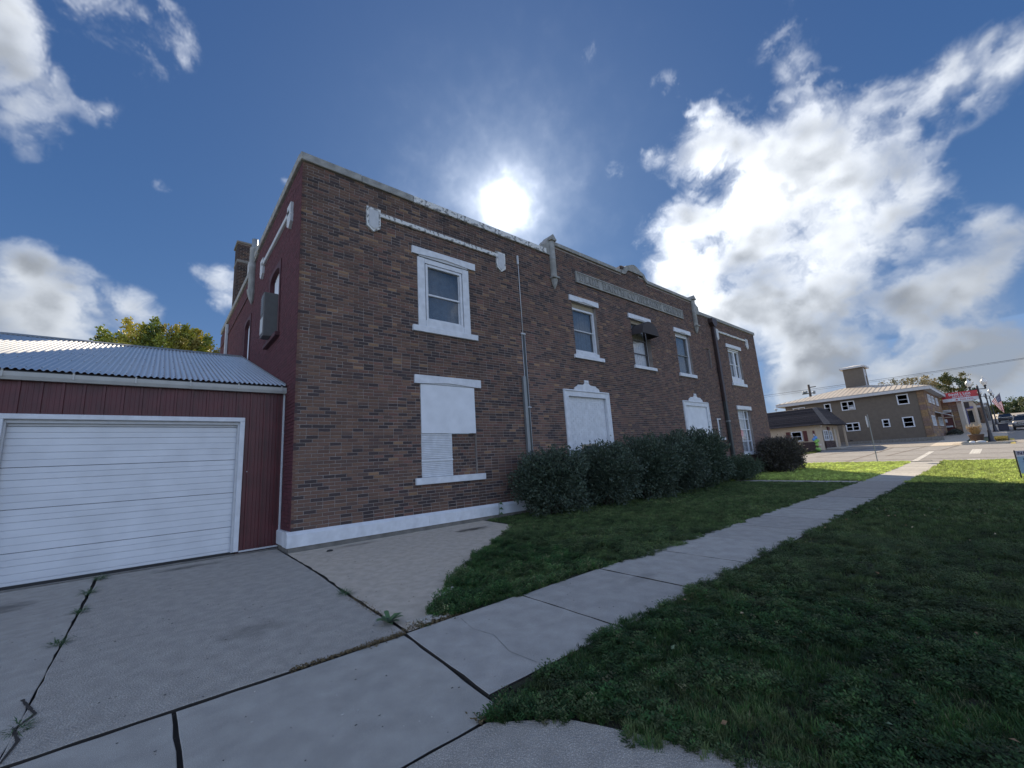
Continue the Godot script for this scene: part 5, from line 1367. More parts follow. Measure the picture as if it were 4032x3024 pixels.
func build_street_things() -> void:
	M.lamp_black = mat(lin(0.014, 0.014, 0.022), 0.4)
	M.globe = mat(lin(0.62, 0.62, 0.6), 0.25); M.globe.backlight_enabled = true; M.globe.backlight = Color(0.6, 0.6, 0.6)
	M.wood = mat(lin(0.1, 0.08, 0.065), 0.95, T.mottle, 1.0)
	# stop sign seen nearly edge-on
	var sg := thing("stop_sign", "octagonal stop sign seen from its grey back on a thin steel post", "road sign", Vector3(31.2, gy(31.2, 3.6), 3.6))
	obj("post", mb().cbox(Vector3(31.2, gy(31.2, 3.6) + 1.4, 3.6), Vector3(0.06, 2.9, 0.045), 0.01), M.galv_grey, sg)
	var oc := PackedVector2Array()
	for k in 8:
		var a := TAU * (k + 0.5) / 8.0
		oc.append(Vector2(cos(a), sin(a)) * 0.38)
	var turn := Transform3D(Basis(Vector3.UP, deg_to_rad(3.0)), Vector3(31.17, gy(31.2, 3.6) + 2.42, 3.52))
	obj("plate", mb().prism(oc, -0.004, 0.004, turn), M.trim, sg)
	var red := mat(lin(0.4, 0.02, 0.025), 0.4)
	var oc2 := PackedVector2Array()
	for q in oc: oc2.append(q * 0.93)
	obj("sign_face", mb().prism(oc2, -0.0065, -0.0045, turn), red, sg)
	# lamps, flags, planter
	lamp_post(49.5, 8.0, "nearest twin globe street lamp standing beside the big planter")
	lamp_post(76.0, 8.0, "second twin globe street lamp carrying the near flag")
	lamp_post(103.0, 8.0, "third twin globe street lamp beyond the dark bin")
	flag(Vector3(76.0, gy(76, 8) + 3.1, 8.0), "stars and stripes flag on the second street lamp")
	flag(Vector3(103.0, gy(103, 8) + 3.1, 8.0), "smaller stars and stripes flag on the third street lamp")
	var px := 49.5; var pz := 7.22; var pg := gy(49.5, 7.2) + 0.06
	var pot := thing("planter", "big round brown planter at the street corner", "planter", Vector3(px, pg, pz))
	obj("pot", mb(true).lathe([Vector2(0.0, 0.0), Vector2(0.33, 0.0), Vector2(0.44, 0.55), Vector2(0.47, 0.56), Vector2(0.48, 0.66), Vector2(0.42, 0.66), Vector2(0.38, 0.6), Vector2(0.0, 0.6)], 20, Transform3D(Basis(), Vector3(px, pg, pz))), mat(lin(0.1, 0.062, 0.045), 0.8, T.mottle, 2.0), pot)
	var gr := thing("dry_grass", "straw-coloured dry ornamental grass growing in the planter", "plant", Vector3(px, pg + 0.6, pz))
	var bl := mb()
	for k in 420:
		var a := rf(0, TAU); var sp := rf(0.05, 0.5); var h := rf(0.35, 0.72)
		var p0 := Vector3(px + cos(a) * sp * 0.4, pg + 0.6, pz + sin(a) * sp * 0.4)
		var p1 := p0 + Vector3(cos(a) * sp * 0.5, h, sin(a) * sp * 0.5); var p2 := p1 + Vector3(cos(a) * sp * 0.5, rf(-0.2, 0.05), sin(a) * sp * 0.5)
		var sd := Vector3(-sin(a), 0, cos(a)) * 0.012
		bl.quad(p0 - sd, p0 + sd, p1 + sd, p1 - sd); bl.tri(p1 - sd, p1 + sd, p2)
	obj("blades", bl, mat(lin(0.3, 0.19, 0.075), 0.9), gr).set_meta("kind", "stuff")
	var plu := mb()
	for k in 26:
		var a := rf(0, TAU); var p := Vector3(px + cos(a) * 0.3, pg + rf(1.2, 1.45), pz + sin(a) * 0.42)
		plu.cbox(p, Vector3(0.05, 0.2, 0.05), 0.02, Transform3D(Basis(), p) * Transform3D(Basis.from_euler(Vector3(rf(-0.6, 0.6), 0, rf(-0.6, 0.6))), Vector3.ZERO) * Transform3D(Basis(), -p))
	obj("plumes", plu, mat(lin(0.45, 0.36, 0.24), 0.9), gr).set_meta("kind", "stuff")
	for k in 3:
		var c := Vector3(48.6 + [0.0, 0.1, 0.0][k], gy(48.6, 6.9) + 0.12, [6.55, 6.95, 7.42][k])
		var r := thing("sandbag", ["leftmost pale sandbag at the foot of the planter", "middle white sandbag in front of the planter", "long grey sandbag right of the others before the planter"][k], "sandbag", c, "sandbags round the planter")
		obj("bag", mb(true).lathe([Vector2(0.0, -0.12), Vector2(0.16, -0.1), Vector2(0.21, -0.02), Vector2(0.17, 0.07), Vector2(0.06, 0.11), Vector2(0.0, 0.11)], 14, Transform3D(Basis.from_scale(Vector3(1, 1, [1.2, 1.0, 1.5][k])), c)), [M.stone, M.white, M.trim][k], r)
		obj("tie", mb().cbox(c + Vector3(0, 0.1, 0), Vector3(0.07, 0.06, 0.07), 0.02), M.stone, r)
	var bn := thing("street_bin", "dark blue square bin beside the second street lamp", "bin", Vector3(77.5, gy(77.5, 8.6), 8.7))
	obj("bin_body", mb().cbox(Vector3(77.5, gy(77.5, 8.6) + 0.42, 8.7), Vector3(0.8, 0.84, 0.85), 0.05), mat(lin(0.01, 0.012, 0.03), 0.5), bn)
	obj("bin_rim", mb().cbox(Vector3(77.5, gy(77.5, 8.6) + 0.85, 8.7), Vector3(0.88, 0.06, 0.93), 0.02), M.black, bn)
	# projecting agency sign on the brown building's street front
	var ad := thing("projecting_sign", "red and white projecting business sign with a name on it", "sign", Vector3(76.5, 5.63, 4.2))
	obj("sign_box", mb().cbox(Vector3(76.5, 6.2, 5.8), Vector3(0.25, 1.18, 3.32), 0.02), mat(lin(0.42, 0.02, 0.03), 0.4), ad)
	obj("white_band", mb().cbox(Vector3(76.49, 5.82, 5.8), Vector3(0.27, 0.4, 3.28), 0.01), M.white, ad)
	obj("bracket", mb().cbox(Vector3(76.5, 6.5, 4.0), Vector3(0.08, 0.08, 0.5), 0.01).cbox(Vector3(76.5, 5.9, 4.0), Vector3(0.08, 0.08, 0.5), 0.01), M.galv_grey, ad)
	var Ws := Transform3D(Basis(Vector3(0, 0, 1), Vector3(0, 1, 0), Vector3(-1, 0, 0)), Vector3(76.5, 0, 0))
	lettering("David L Lein", 4.85, 6.75, 6.52, 0.36, 0.13, M.white, ad, "Droid Sans", 700, 0.02, Ws)
	lettering("507-526-7361", 5.1, 6.7, 6.17, 0.22, 0.13, M.white, ad, "Droid Sans", 700, 0.02, Ws)
	lettering("State Farm", 5.75, 6.9, 5.82, 0.2, 0.14, red, ad, "Droid Sans", 700, 0.02, Ws)
	var lg := mb()
	lg.prism(PackedVector2Array([Vector2(5.3, 5.74), Vector2(5.62, 5.74), Vector2(5.46, 5.93)]), 0.137, 0.155, Ws)
	obj("sign_emblem", lg, red, ad)
	# parked cars
	M.car_dark = mat(lin(0.012, 0.014, 0.02), 0.25); M.car_dark.clearcoat_enabled = true; M.car_dark.clearcoat = 1.0
	M.car_silver = mat(lin(0.2, 0.2, 0.19), 0.3); M.car_silver.metallic = 0.4; M.car_silver.clearcoat_enabled = true
	M.car_white = mat(lin(0.6, 0.6, 0.58), 0.3); M.car_white.clearcoat_enabled = true
	car("parked_suv", "dark sport utility car parked facing the crossroad, at the right edge", 77.0, 10.45, 4.7, 2.0, 1.66, M.car_silver)
	car("parked_car", "low black car parked up the street behind the flag", 112.0, 9.1, 4.6, 1.85, 1.4, M.car_dark)
	car("parked_car", "white car parked behind the dark sport utility car", 93.0, 10.9, 4.6, 1.9, 1.5, M.car_white)
	# utility pole, wires, water tower
	var up := thing("utility_pole", "wooden utility pole with transformers standing behind the brown block", "utility pole", Vector3(95, 1.0, -14.6))
	obj("pole", mb(true).tube([Vector3(95, 1.0, -14.6), Vector3(95, 12.85, -14.6)], [0.26, 0.2], 10), M.wood, up)
	obj("cross_arm", mb().cbox(Vector3(95, 12.3, -14.1), Vector3(0.15, 0.15, 1.3), 0.02).cbox(Vector3(95, 11.15, -14.9), Vector3(0.15, 0.15, 2.0), 0.02), M.wood, up)
	for q in [-15.6, -15.2, -13.9]: obj("transformer", mb(true).lathe([Vector2(0.0, 0.0), Vector2(0.2, 0.0), Vector2(0.22, 0.5), Vector2(0.1, 0.55), Vector2(0.0, 0.6)], 10, Transform3D(Basis(), Vector3(95, 10.95 + (0.2 if q < -15.0 else 0.0), q))), M.galv_grey, up)
	for k in 2:
		var wr := thing("power_line", ["upper power line crossing the sky from the utility pole", "lower thinner power line just under the upper one"][k], "wire", Vector3(95, 11.5, 0))
		var pts := []
		for s in 41:
			var z := lerpf(-40.0, 45.0, s / 40.0)
			pts.append(Vector3(95.0, 12.35 - k * 0.22 - 0.5 * (1.0 - pow((z - 2.0) / 43.0, 2.0)) + 0.02 * z * k * 0.3, z))
		obj("cable", mb(true).tube(pts, [0.028 - k * 0.01], 5), M.black, wr)
	var wt := thing("water_tower", "tiny pale mushroom-shaped water tower on the skyline above the mansard", "water tower", Vector3(390, 6, -112))
	obj("tank", mb(true).lathe([Vector2(0.2, 30.0), Vector2(0.6, 30.9), Vector2(1.15, 31.3), Vector2(1.1, 31.9), Vector2(0.5, 32.3), Vector2(0.0, 32.4)], 14, Transform3D(Basis(), Vector3(390, 0, -112))), M.trim, wt)
	obj("stem", mb(true).lathe([Vector2(0.3, 5.0), Vector2(0.2, 30.2)], 8, Transform3D(Basis(), Vector3(390, 0, -112))), M.trim, wt)
	# sandwich board on the grass at the right edge
	var af := thing("sandwich_board", "blue and white sandwich board on black legs at the lawn's right edge", "sign", Vector3(19.3, gy(19.3, 9.3), 9.3))
	var ag := gy(19.3, 9.2)
	var Wa := Transform3D(Basis(Vector3(0, 0, 1), Vector3(0, 1, 0), Vector3(-1, 0, 0)), Vector3(19.3, ag, 0))
	for q in [9.0, 9.64]: obj("leg", mb().cbox(Vector3(q, 0.46, 0.0), Vector3(0.035, 0.95, 0.04), 0.006, Wa).cbox(Vector3(q, 0.43, -0.3), Vector3(0.035, 0.9, 0.03), 0.006, Wa), M.black, af)
	obj("header_board", mb().cbox(Vector3(9.32, 0.83, 0.0), Vector3(0.6, 0.17, 0.025), 0.004, Wa), mat(lin(0.33, 0.31, 0.36), 0.6), af)
	obj("header_line", mb().cbox(Vector3(9.32, 0.755, 0.002), Vector3(0.6, 0.018, 0.026), 0.002, Wa), M.white, af)
	obj("message_board", mb().cbox(Vector3(9.32, 0.47, 0.0), Vector3(0.6, 0.54, 0.025), 0.004, Wa), mat(lin(0.2, 0.3, 0.42), 0.5), af)
	var ink := mat(lin(0.03, 0.02, 0.06), 0.6); var ink2 := mat(lin(0.03, 0.07, 0.16), 0.6)
	lettering("NEW", 9.06, 9.4, 0.84, 0.09, 0.014, ink, af, "Droid Sans", 700, 0.006, Wa)
	lettering("O", 9.14, 9.28, 0.64, 0.12, 0.014, ink2, af, "Droid Sans", 400, 0.006, Wa)
	obj("underline", mb().cbox(Vector3(9.24, 0.56, 0.014), Vector3(0.26, 0.012, 0.006), 0.001, Wa), ink2, af)
	lettering("8", 9.18, 9.25, 0.47, 0.07, 0.014, ink2, af, "Droid Sans", 700, 0.006, Wa)
	lettering("E", 9.2, 9.26, 0.36, 0.07, 0.014, ink2, af, "Droid Sans", 700, 0.006, Wa)
	# balloon column by the cream office
	var bz := thing("balloon_column", "small column of blue and green balloons before the cream office", "balloons", Vector3(45.3, gy(45.3, -2.8), -2.8))
	var bg := gy(45.3, -2.8)
	var bc := [[0.0, 1.12, -0.12, 0], [0.05, 1.28, 0.0, 0], [0.0, 1.0, 0.14, 1], [-0.05, 0.92, 0.02, 1], [0.0, 0.62, 0.05, 1], [0.05, 0.55, 0.22, 2], [0.0, 0.2, 0.12, 1], [0.08, 0.25, 0.0, 1]]
	var bm := [mat(lin(0.1, 0.25, 0.55), 0.25), mat(lin(0.22, 0.42, 0.09), 0.3), mat(lin(0.5, 0.4, 0.33), 0.4)]
	for q in bc: obj("balloon", mb(true).lathe([Vector2(0.0, -0.17), Vector2(0.1, -0.13), Vector2(0.165, 0.0), Vector2(0.13, 0.11), Vector2(0.0, 0.16)], 12, Transform3D(Basis(), Vector3(45.3 + q[0], bg + q[1], -2.8 + q[2]))), bm[q[3]], bz)
	obj("pole", mb(true).tube([Vector3(45.3, bg, -2.75), Vector3(45.3, bg + 1.2, -2.75)], [0.03], 8), M.shutter, bz)

# ------------------------------------------------------------------ plants
func leaf_mesh(l := 1.0, w := 0.55) -> ArrayMesh:          # one leaf folded along its rib, lying along +z
	var m := mb()
	var a := Vector3(0, 0, 0); var b := Vector3(w * 0.5, 0.12, l * 0.45); var c := Vector3(0, -0.05, l); var d := Vector3(-w * 0.5, 0.12, l * 0.45); var e := Vector3(0, 0, l * 0.5)
	m.tri(a, e, b); m.tri(e, c, b); m.tri(a, d, e); m.tri(d, c, e)
	return m.mesh()

func rand_basis(out: Vector3, spread: float) -> Basis:
	var d := (out + Vector3(rf(-1, 1), rf(-1, 1), rf(-1, 1)) * spread).normalized()
	var s := d.cross(Vector3(rf(-1, 1), rf(-1, 1), rf(-1, 1))).normalized()
	return Basis(s, d.cross(s).normalized() * -1.0, d)

func bush(called: String, label: String, c: Vector3, r: Vector3, n: int, leaf: float, base: Color, vary: float) -> void:
	var t := thing(called, label, "bush", c, "bushes along the facade")
	var xf := []; var col := []
	var nz := FastNoiseLite.new(); nz.seed = rng.randi(); nz.frequency = 0.9
	for k in n:
		var d := Vector3(rf(-1, 1), rf(-0.85, 1), rf(-1, 1))
		while d.length() > 1.0 or d.length() < 0.05: d = Vector3(rf(-1, 1), rf(-0.85, 1), rf(-1, 1))
		d = d.normalized()
		var sh := 1.0 + nz.get_noise_3dv(d * 1.6 + c) * 0.52 + nz.get_noise_3dv(d * 5.0) * 0.3
		var rad := sh * (1.0 - 0.6 * pow(rng.randf(), 1.6))
		if rng.randf() < 0.07: rad *= rf(1.02, 1.2)
		var p := Vector3(d.x * r.x, d.y * r.y * 0.5 if d.y > 0 else d.y * r.y * 0.5, d.z * r.z) * rad
		p.y += r.y * 0.5
		# squarer shoulders than an egg
		p.x *= 1.0 + 0.18 * absf(d.y); p.z *= 1.0 + 0.18 * absf(d.y)
		if p.y < 0.03 or p.z + c.z < 0.03: continue
		var tone := 1.0 + nz.get_noise_3dv(p * 3.0) * vary
		xf.append(Transform3D(rand_basis(d + Vector3(0, 0.4, 0), 0.9).scaled(Vector3.ONE * leaf * rf(0.7, 1.3)), c + p))
		var s := tone * rf(0.75, 1.25)
		col.append(Color(base.r * s * rf(0.9, 1.15), base.g * s, base.b * s * rf(0.85, 1.1)))
	for k in int(16 * r.x):
		var d := Vector3(rf(-1, 1), rf(0.1, 1), rf(-0.6, 1)).normalized()
		var p := Vector3(d.x * r.x * 1.05, r.y * 0.5 + d.y * r.y * 0.48, d.z * r.z * 1.05)
		var up := (d + Vector3(rf(-0.4, 0.4), 0.9, rf(-0.3, 0.3))).normalized() * rf(0.12, 0.34)
		for q in 26:
			var f := q / 26.0
			var w := p + up * f + Vector3(rf(-1, 1), rf(-1, 1), rf(-1, 1)) * 0.03
			if w.z + c.z < 0.03: continue
			xf.append(Transform3D(rand_basis(up.normalized() * 0.6, 1.0).scaled(Vector3.ONE * leaf * rf(0.6, 1.0)), c + w))
			var s := rf(0.8, 1.45); col.append(Color(base.r * s, base.g * s, base.b * s))
	for k in 9:
		var a := TAU * k / 9.0 + rf(-0.2, 0.2)
		var q := Vector3(cos(a) * r.x * rf(0.3, 0.7), r.y * rf(0.6, 0.85), sin(a) * r.z * rf(0.3, 0.7))
		if q.z + c.z < 0.05: q.z = 0.05 - c.z
		obj("stem", mb(true).tube([c + Vector3(cos(a) * 0.12, -0.05, sin(a) * 0.12), c + q * Vector3(0.45, 0.5, 0.45), c + q], [0.022, 0.015, 0.006], 6), M.bark, t)
	stuff("foliage", leaf_mesh(), M.leaf, xf, col, t)

# Trunk and limbs to clusters of leaves; shoots: how far the outer clusters are drawn out into spikes.
func tree(called: String, label: String, at: Vector3, h: float, crown: Vector3, cy: float, n: int, leaf: float, cols: Array, shoots := 0.0, group := "", clusters := 90) -> void:
	var t := thing(called, label, "tree", at, group)
	var c := at + Vector3(0, cy, 0)
	obj("trunk", mb(true).tube([at + Vector3(0, -0.5, 0), at + Vector3(0.1, cy * 0.4, 0), at + Vector3(0.0, cy * 0.75, 0.05), c + Vector3(0, crown.y * 0.5, 0)], [h * 0.03, h * 0.022, h * 0.016, h * 0.004], 10), M.bark, t)
	var ends := []
	var xf := []; var col := []
	for k in clusters:
		var d := Vector3(rf(-1, 1), rf(-1, 1), rf(-1, 1))
		while d.length() > 1.0 or d.length() < 0.1: d = Vector3(rf(-1, 1), rf(-0.8, 1), rf(-1, 1))
		var rad := pow(d.length(), 0.45) * rf(0.8, 1.0)
		d = d.normalized()
		var e := c + d * rad * crown
		ends.append(e)
		var base: Color = cols[rng.randi() % cols.size()]
		var tone := rf(0.75, 1.25)
		var size := crown.length() * 0.13 * rf(0.7, 1.3)
		var axis := (d + Vector3(0, 0.9, 0)).normalized()
		for s in n / clusters:
			var g := Vector3(rng.randfn(), rng.randfn() * 0.75, rng.randfn()) * size * 0.55
			if shoots > 0.0:
				var q := rng.randf()
				g = g * (1.0 - 0.75 * q) + axis * q * shoots
			var p := e + g
			xf.append(Transform3D(rand_basis(d + Vector3(0, 0.2, 0), 1.1).scaled(Vector3.ONE * leaf * rf(0.7, 1.3)), p))
			var b := tone * rf(0.8, 1.2)
			col.append(Color(base.r * b, base.g * b, base.b * b))
	for k in 12:
		var e: Vector3 = ends[k * clusters / 12]
		var s := at + Vector3(0, cy * rf(0.55, 0.95), 0)
		obj("limb", mb(true).tube([s, s.lerp(e, 0.5) + Vector3(0, -0.1, 0), e], [h * 0.011, h * 0.007, h * 0.002], 6), M.bark, t)
	stuff("crown", leaf_mesh(1.0, 0.7), M.leaf, xf, col, t)

func clump(n: int, h: float, w: float, spread: float) -> ArrayMesh:
	var m := mb()
	for k in n:
		var a := rf(0, TAU); var q := Vector3(cos(a), 0, sin(a))
		var p := q * rf(0, spread)
		var ln := rf(0.15, 0.9); var hh := h * rf(0.5, 1.15)
		var sd := Vector3(-sin(a + rf(-1, 1)), 0, cos(a)) * w * 0.5
		var mid := p + Vector3(q.x * ln * hh * 0.35, hh * 0.62, q.z * ln * hh * 0.35)
		var tip := p + Vector3(q.x * ln * hh, hh * rf(0.75, 1.0), q.z * ln * hh)
		m.quad(p - sd, p + sd, mid + sd * 0.75, mid - sd * 0.75); m.tri(mid - sd * 0.75, mid + sd * 0.75, tip)
	return m.mesh()

func sprig(n: int, h: float, l: float) -> ArrayMesh:         # a leafy stem, as of knotweed or clover
	var m := mb()
	for j in 4:
		var a := rf(0, TAU); var lean := Vector3(cos(a), 0, sin(a)) * rf(0.2, 0.9) * h
		var p0 := Vector3(rf(-0.01, 0.01), 0, rf(-0.01, 0.01))
		for k in n:
			var f := (k + 1.0) / n
			var p := p0 + lean * f + Vector3(0, h * f * rf(0.8, 1.0), 0)
			var b := a + k * 2.4
			var d := Vector3(cos(b), 0.35, sin(b)) * l * rf(0.7, 1.2); var s := Vector3(-sin(b), 0.1, cos(b)) * l * 0.3
			m.tri(p, p + d * 0.5 + s, p + d); m.tri(p, p + d, p + d * 0.5 - s)
	return m.mesh()

func inside(p: Vector2, poly: PackedVector2Array) -> bool: return Geometry2D.is_point_in_polygon(p, poly)

func build_plants() -> void:
	var en := FastNoiseLite.new(); en.seed = 4; en.frequency = 0.9
	var tone := FastNoiseLite.new(); tone.seed = 8; tone.frequency = 0.45; tone.fractal_octaves = 3
	var fine := FastNoiseLite.new(); fine.seed = 19; fine.frequency = 2.6; fine.fractal_octaves = 2
	var lawn_a := PackedVector2Array([Vector2(0.17, 4.9), Vector2(0.24, 4.74), Vector2(0.8, 4.2), Vector2(1.36, 3.6), Vector2(2.27, 2.9), Vector2(3.9, 1.65), Vector2(4.4, 1.2), Vector2(4.5, 0.1), Vector2(25.5, 0.08), Vector2(25.6, -12), Vector2(30.75, -12), Vector2(30.75, 5.1), Vector2(17, 5.14), Vector2(8, 5.16), Vector2(3.7, 5.24), Vector2(2.5, 5.1), Vector2(1.35, 5.13), Vector2(0.7, 5.09), Vector2(0.35, 5.1)])
	var lawn_b := PackedVector2Array([Vector2(-0.47, 6.69), Vector2(-0.24, 6.56), Vector2(0.18, 6.49), Vector2(0.62, 6.55), Vector2(0.86, 6.43), Vector2(1.33, 6.43), Vector2(2.44, 6.47), Vector2(3.65, 6.44), Vector2(8, 6.44), Vector2(30.75, 6.44), Vector2(30.75, 15.5), Vector2(1.2, 15.5), Vector2(0.7, 9.0), Vector2(0.3, 8.0), Vector2(0.06, 7.55), Vector2(-0.08, 7.1)])
	var eye := Vector2(-2.09, 9.0)
	var green := [Color(0.04, 0.085, 0.022), Color(0.054, 0.1, 0.026), Color(0.07, 0.108, 0.03), Color(0.095, 0.105, 0.04), Color(0.032, 0.072, 0.022)]
	# for each lawn and each distance band: x range, clumps per square metre, blade height and width
	var bands := [[-0.6, 4.0, 2300.0, 0.036, 0.0045, 9], [4.0, 9.0, 1300.0, 0.036, 0.007, 9], [9.0, 17.5, 650.0, 0.036, 0.011, 9], [17.5, 30.8, 420.0, 0.05, 0.02, 9]]
	for li in 2:
		var poly: PackedVector2Array = [lawn_a, lawn_b][li]
		for b in bands:
			var xf := []; var col := []; var xf2 := []; var col2 := []
			var z0 := -12.0 if li == 0 and b[0] > 17.0 else (0.0 if li == 0 else 6.3)
			var z1 := 5.3 if li == 0 else (15.5 if b[0] > 17.0 else (9.6 if b[0] < 3.0 else 11.0))
			var n := int((b[1] - b[0]) * (z1 - z0) * b[2])
			for k in n:
				var p := Vector2(rf(b[0], b[1]), rf(z0, z1))
				var j := Vector2(en.get_noise_2d(p.x * 2.2, p.y * 2.2), en.get_noise_2d(p.y * 2.2 + 40, p.x * 2.2)) * 0.14 + Vector2(en.get_noise_2d(p.x * 9, p.y * 9 + 70), en.get_noise_2d(p.x * 9 + 90, p.y * 9)) * 0.06
				if not inside(p + j, poly): continue
				if li == 0 and p.x > 17.4 and p.x < 18.4 and p.y > 0.7 and p.y < 5.2: continue
				var v := tone.get_noise_2d(p.x, p.y)
				var tuft := fine.get_noise_2d(p.x, p.y * 1.3)
				if tuft < -0.3 and rng.randf() < 0.4: continue
				var w := en.get_noise_2d(p.x * 1.3 + 11, p.y * 1.3)
				var bare := en.get_noise_2d(p.x * 0.8 + 31, p.y * 1.6 + 9)
				if bare > 0.34 and p.x > 2.5 and rng.randf() < 0.6: continue
				var base: Color = green[rng.randi() % 5]
				if v > 0.12 and rng.randf() < 0.5: base = green[3]
				if rng.randf() < 0.015: base = Color(0.2, 0.155, 0.08)
				var s := (1.0 + v * 0.4 + tuft * 0.6) * rf(0.5, 1.2) * (1.55 if li == 0 else 1.2)
				if p.x > 3.0: base = base.lerp(Color(0.1, 0.1, 0.042), 0.45)
				if p.x > 17.5: base = base.lerp(Color(0.38, 0.37, 0.1), 0.88)  # far lawn: the sunlight on it is put into the blade colour
				var near := p.distance_to(eye)
				var hs := rf(0.5, 1.4) * (1.0 + 0.7 * maxf(0.0, w)) * (1.0 + 0.7 * maxf(0.0, tuft))
				var tr := Transform3D(Basis(Vector3.UP, rf(0, TAU)).scaled(Vector3(1, hs, 1) * rf(0.85, 1.25)), Vector3(p.x, gy(p.x, p.y) - 0.012, p.y))
				if w > -0.12 and near < 9.0 and rng.randf() < 0.7:
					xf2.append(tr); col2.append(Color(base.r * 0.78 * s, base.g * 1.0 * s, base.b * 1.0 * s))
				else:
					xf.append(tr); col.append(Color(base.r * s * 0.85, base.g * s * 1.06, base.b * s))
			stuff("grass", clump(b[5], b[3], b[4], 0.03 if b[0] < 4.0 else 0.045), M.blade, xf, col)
			if xf2: stuff("clover", sprig(6, 0.05, 0.017), M.blade, xf2, col2)
	# fallen leaves and bits of litter on the near lawn
	var lx := []; var lc := []
	for k in 150:
		var p := Vector2(rf(0.3, 12.0), rf(6.6, 10.5))
		if not inside(p, lawn_b): continue
		lx.append(Transform3D(rand_basis(Vector3(rf(-1, 1), 0.1, rf(-1, 1)), 0.2).scaled(Vector3.ONE * rf(0.025, 0.055)), Vector3(p.x, gy(p.x, p.y) + rf(0.02, 0.05), p.y)))
		lc.append([Color(0.2, 0.12, 0.06), Color(0.3, 0.24, 0.14), Color(0.14, 0.2, 0.12)][k % 3])
	stuff("fallen_leaves", leaf_mesh(), M.leaf, lx, lc)
	# dead moss and soil in the joints
	lx = []; lc = []
	for k in 2600:
		var r := rng.randf()
		var p: Vector2
		if r < 0.45: p = Vector2(rf(-1.15, -0.2), 5.1 + rng.randfn() * 0.022)
		elif r < 0.8: p = Vector2(-0.05 + rng.randfn() * 0.17 + 0.2, 5.04 + rng.randfn() * 0.045)
		elif r < 0.9: p = Vector2(-0.165 + rng.randfn() * 0.03, rf(3.6, 4.6))
		else: p = Vector2(rf(-0.5, -0.25), 6.66 + rng.randfn() * 0.03)
		if p.x < -0.6 and absf(p.y - 5.1) > 0.02: continue
		lx.append(Transform3D(rand_basis(Vector3(rf(-1, 1), 0.3, rf(-1, 1)), 0.4).scaled(Vector3.ONE * rf(0.012, 0.024)), Vector3(p.x, gy(p.x, p.y) + rf(-0.01, 0.012), p.y)))
		var s := rf(0.6, 1.3)
		lc.append(Color(0.13 * s, 0.095 * s, 0.045 * s))
	stuff("dead_moss", leaf_mesh(), M.leaf, lx, lc)
	# crumbs of broken concrete at the slab's corner
	lx = []
	for k in 120:
		var p := Vector2(0.14 + rng.randfn() * 0.09, 4.98 + rng.randfn() * 0.04) if k < 80 else Vector2(rf(0.2, 0.9), 0.0)
		if k >= 80: p.y = 4.88 - (p.x - 0.2) * 1.0 + rf(-0.05, 0.05)
		lx.append(Transform3D(Basis.from_euler(Vector3(rf(0, 6), rf(0, 6), rf(0, 6))).scaled(Vector3(1, 0.6, 0.8) * rf(0.01, 0.04)), Vector3(p.x, gy(p.x, p.y) + 0.006, p.y)))
	stuff("concrete_crumbs", mb().cbox(Vector3.ZERO, Vector3.ONE, 0.25).mesh(), M.concrete_fine, lx, [])
	# pits and specks of gravel in the slabs
	lx = []; lc = []
	for k in 900:
		var p := Vector2(rf(-4.6, 4.0), rf(0.2, 8.5))
		if inside(p, lawn_a) or inside(p, lawn_b): continue
		lx.append(Transform3D(Basis(Vector3.UP, rf(0, TAU)).scaled(Vector3(rf(0.5, 1.6), 0.4, rf(0.4, 0.8)) * rf(0.004, 0.012)), Vector3(p.x, gy(p.x, p.y) + 0.001, p.y)))
		var s := 0.05 if rng.randf() < 0.72 else 0.5
		lc.append(Color(s, s * 0.95, s * 0.88))
	stuff("gravel_specks", mb().cbox(Vector3.ZERO, Vector3.ONE, 0.25).mesh(), M.leaf, lx, lc)
	# small tufts in the joints, one thing each
	var tufts := [[-2.55, -0.42, 0.16, "dark green tuft against the garage door sill"], [-2.6, 0.55, 0.15, "flat grass tuft in the left joint, second from the garage door"], [-2.59, 1.6, 0.12, "grass tuft halfway down the left driveway joint"], [-2.63, 2.8, 0.12, "low tuft in the left joint furthest from the garage door"], [-2.6, 4.6, 0.09, "tiny tuft in the wide crack at the lower left"], [-0.17, 3.42, 0.13, "tuft in the joint beside the tan slab"], [0.02, 5.05, 0.08, "tiny bright tuft where the slab joints meet"]]
	for q in tufts:
		var g := gy(q[0], q[1])
		var t := thing("grass_tuft", q[3], "weed", Vector3(q[0], g, q[1]), "tufts in the driveway joints")
		var m := mb()
		for k in 70:
			var a := rf(0, TAU); var l: float = q[2] * rf(0.4, 1.2)
			var p0 := Vector3(q[0] + rf(-0.02, 0.02), g - 0.02, q[1] + rf(-0.06, 0.06))
			var p1 := p0 + Vector3(cos(a) * l * 0.6, l * rf(0.2, 0.5), sin(a) * l * 0.9); var p2 := p0 + Vector3(cos(a) * l * 1.1, l * rf(0.05, 0.5), sin(a) * l * 1.3)
			var sd := Vector3(-sin(a), 0, cos(a)) * 0.003
			m.quad(p0 - sd, p0 + sd, p1 + sd, p1 - sd); m.tri(p1 - sd, p1 + sd, p2)
		obj("blades", m, mat(lin(0.04, 0.085, 0.03), 0.7), t).set_meta("kind", "stuff")
	# broad-leaved dock at the slab corner
	var dk := thing("dock_weed", "broad-leaved green weed growing where four slabs meet", "weed", Vector3(-0.2, gy(-0.2, 4.78), 4.78))
	var dg := Vector3(-0.2, gy(-0.2, 4.78), 4.78)
	var dm := [mat(lin(0.05, 0.115, 0.038), 0.55), mat(lin(0.07, 0.14, 0.045), 0.55), mat(lin(0.04, 0.09, 0.035), 0.55)]
	for k in dm: k.backlight_enabled = true; k.backlight = Color(0.4, 0.4, 0.4)
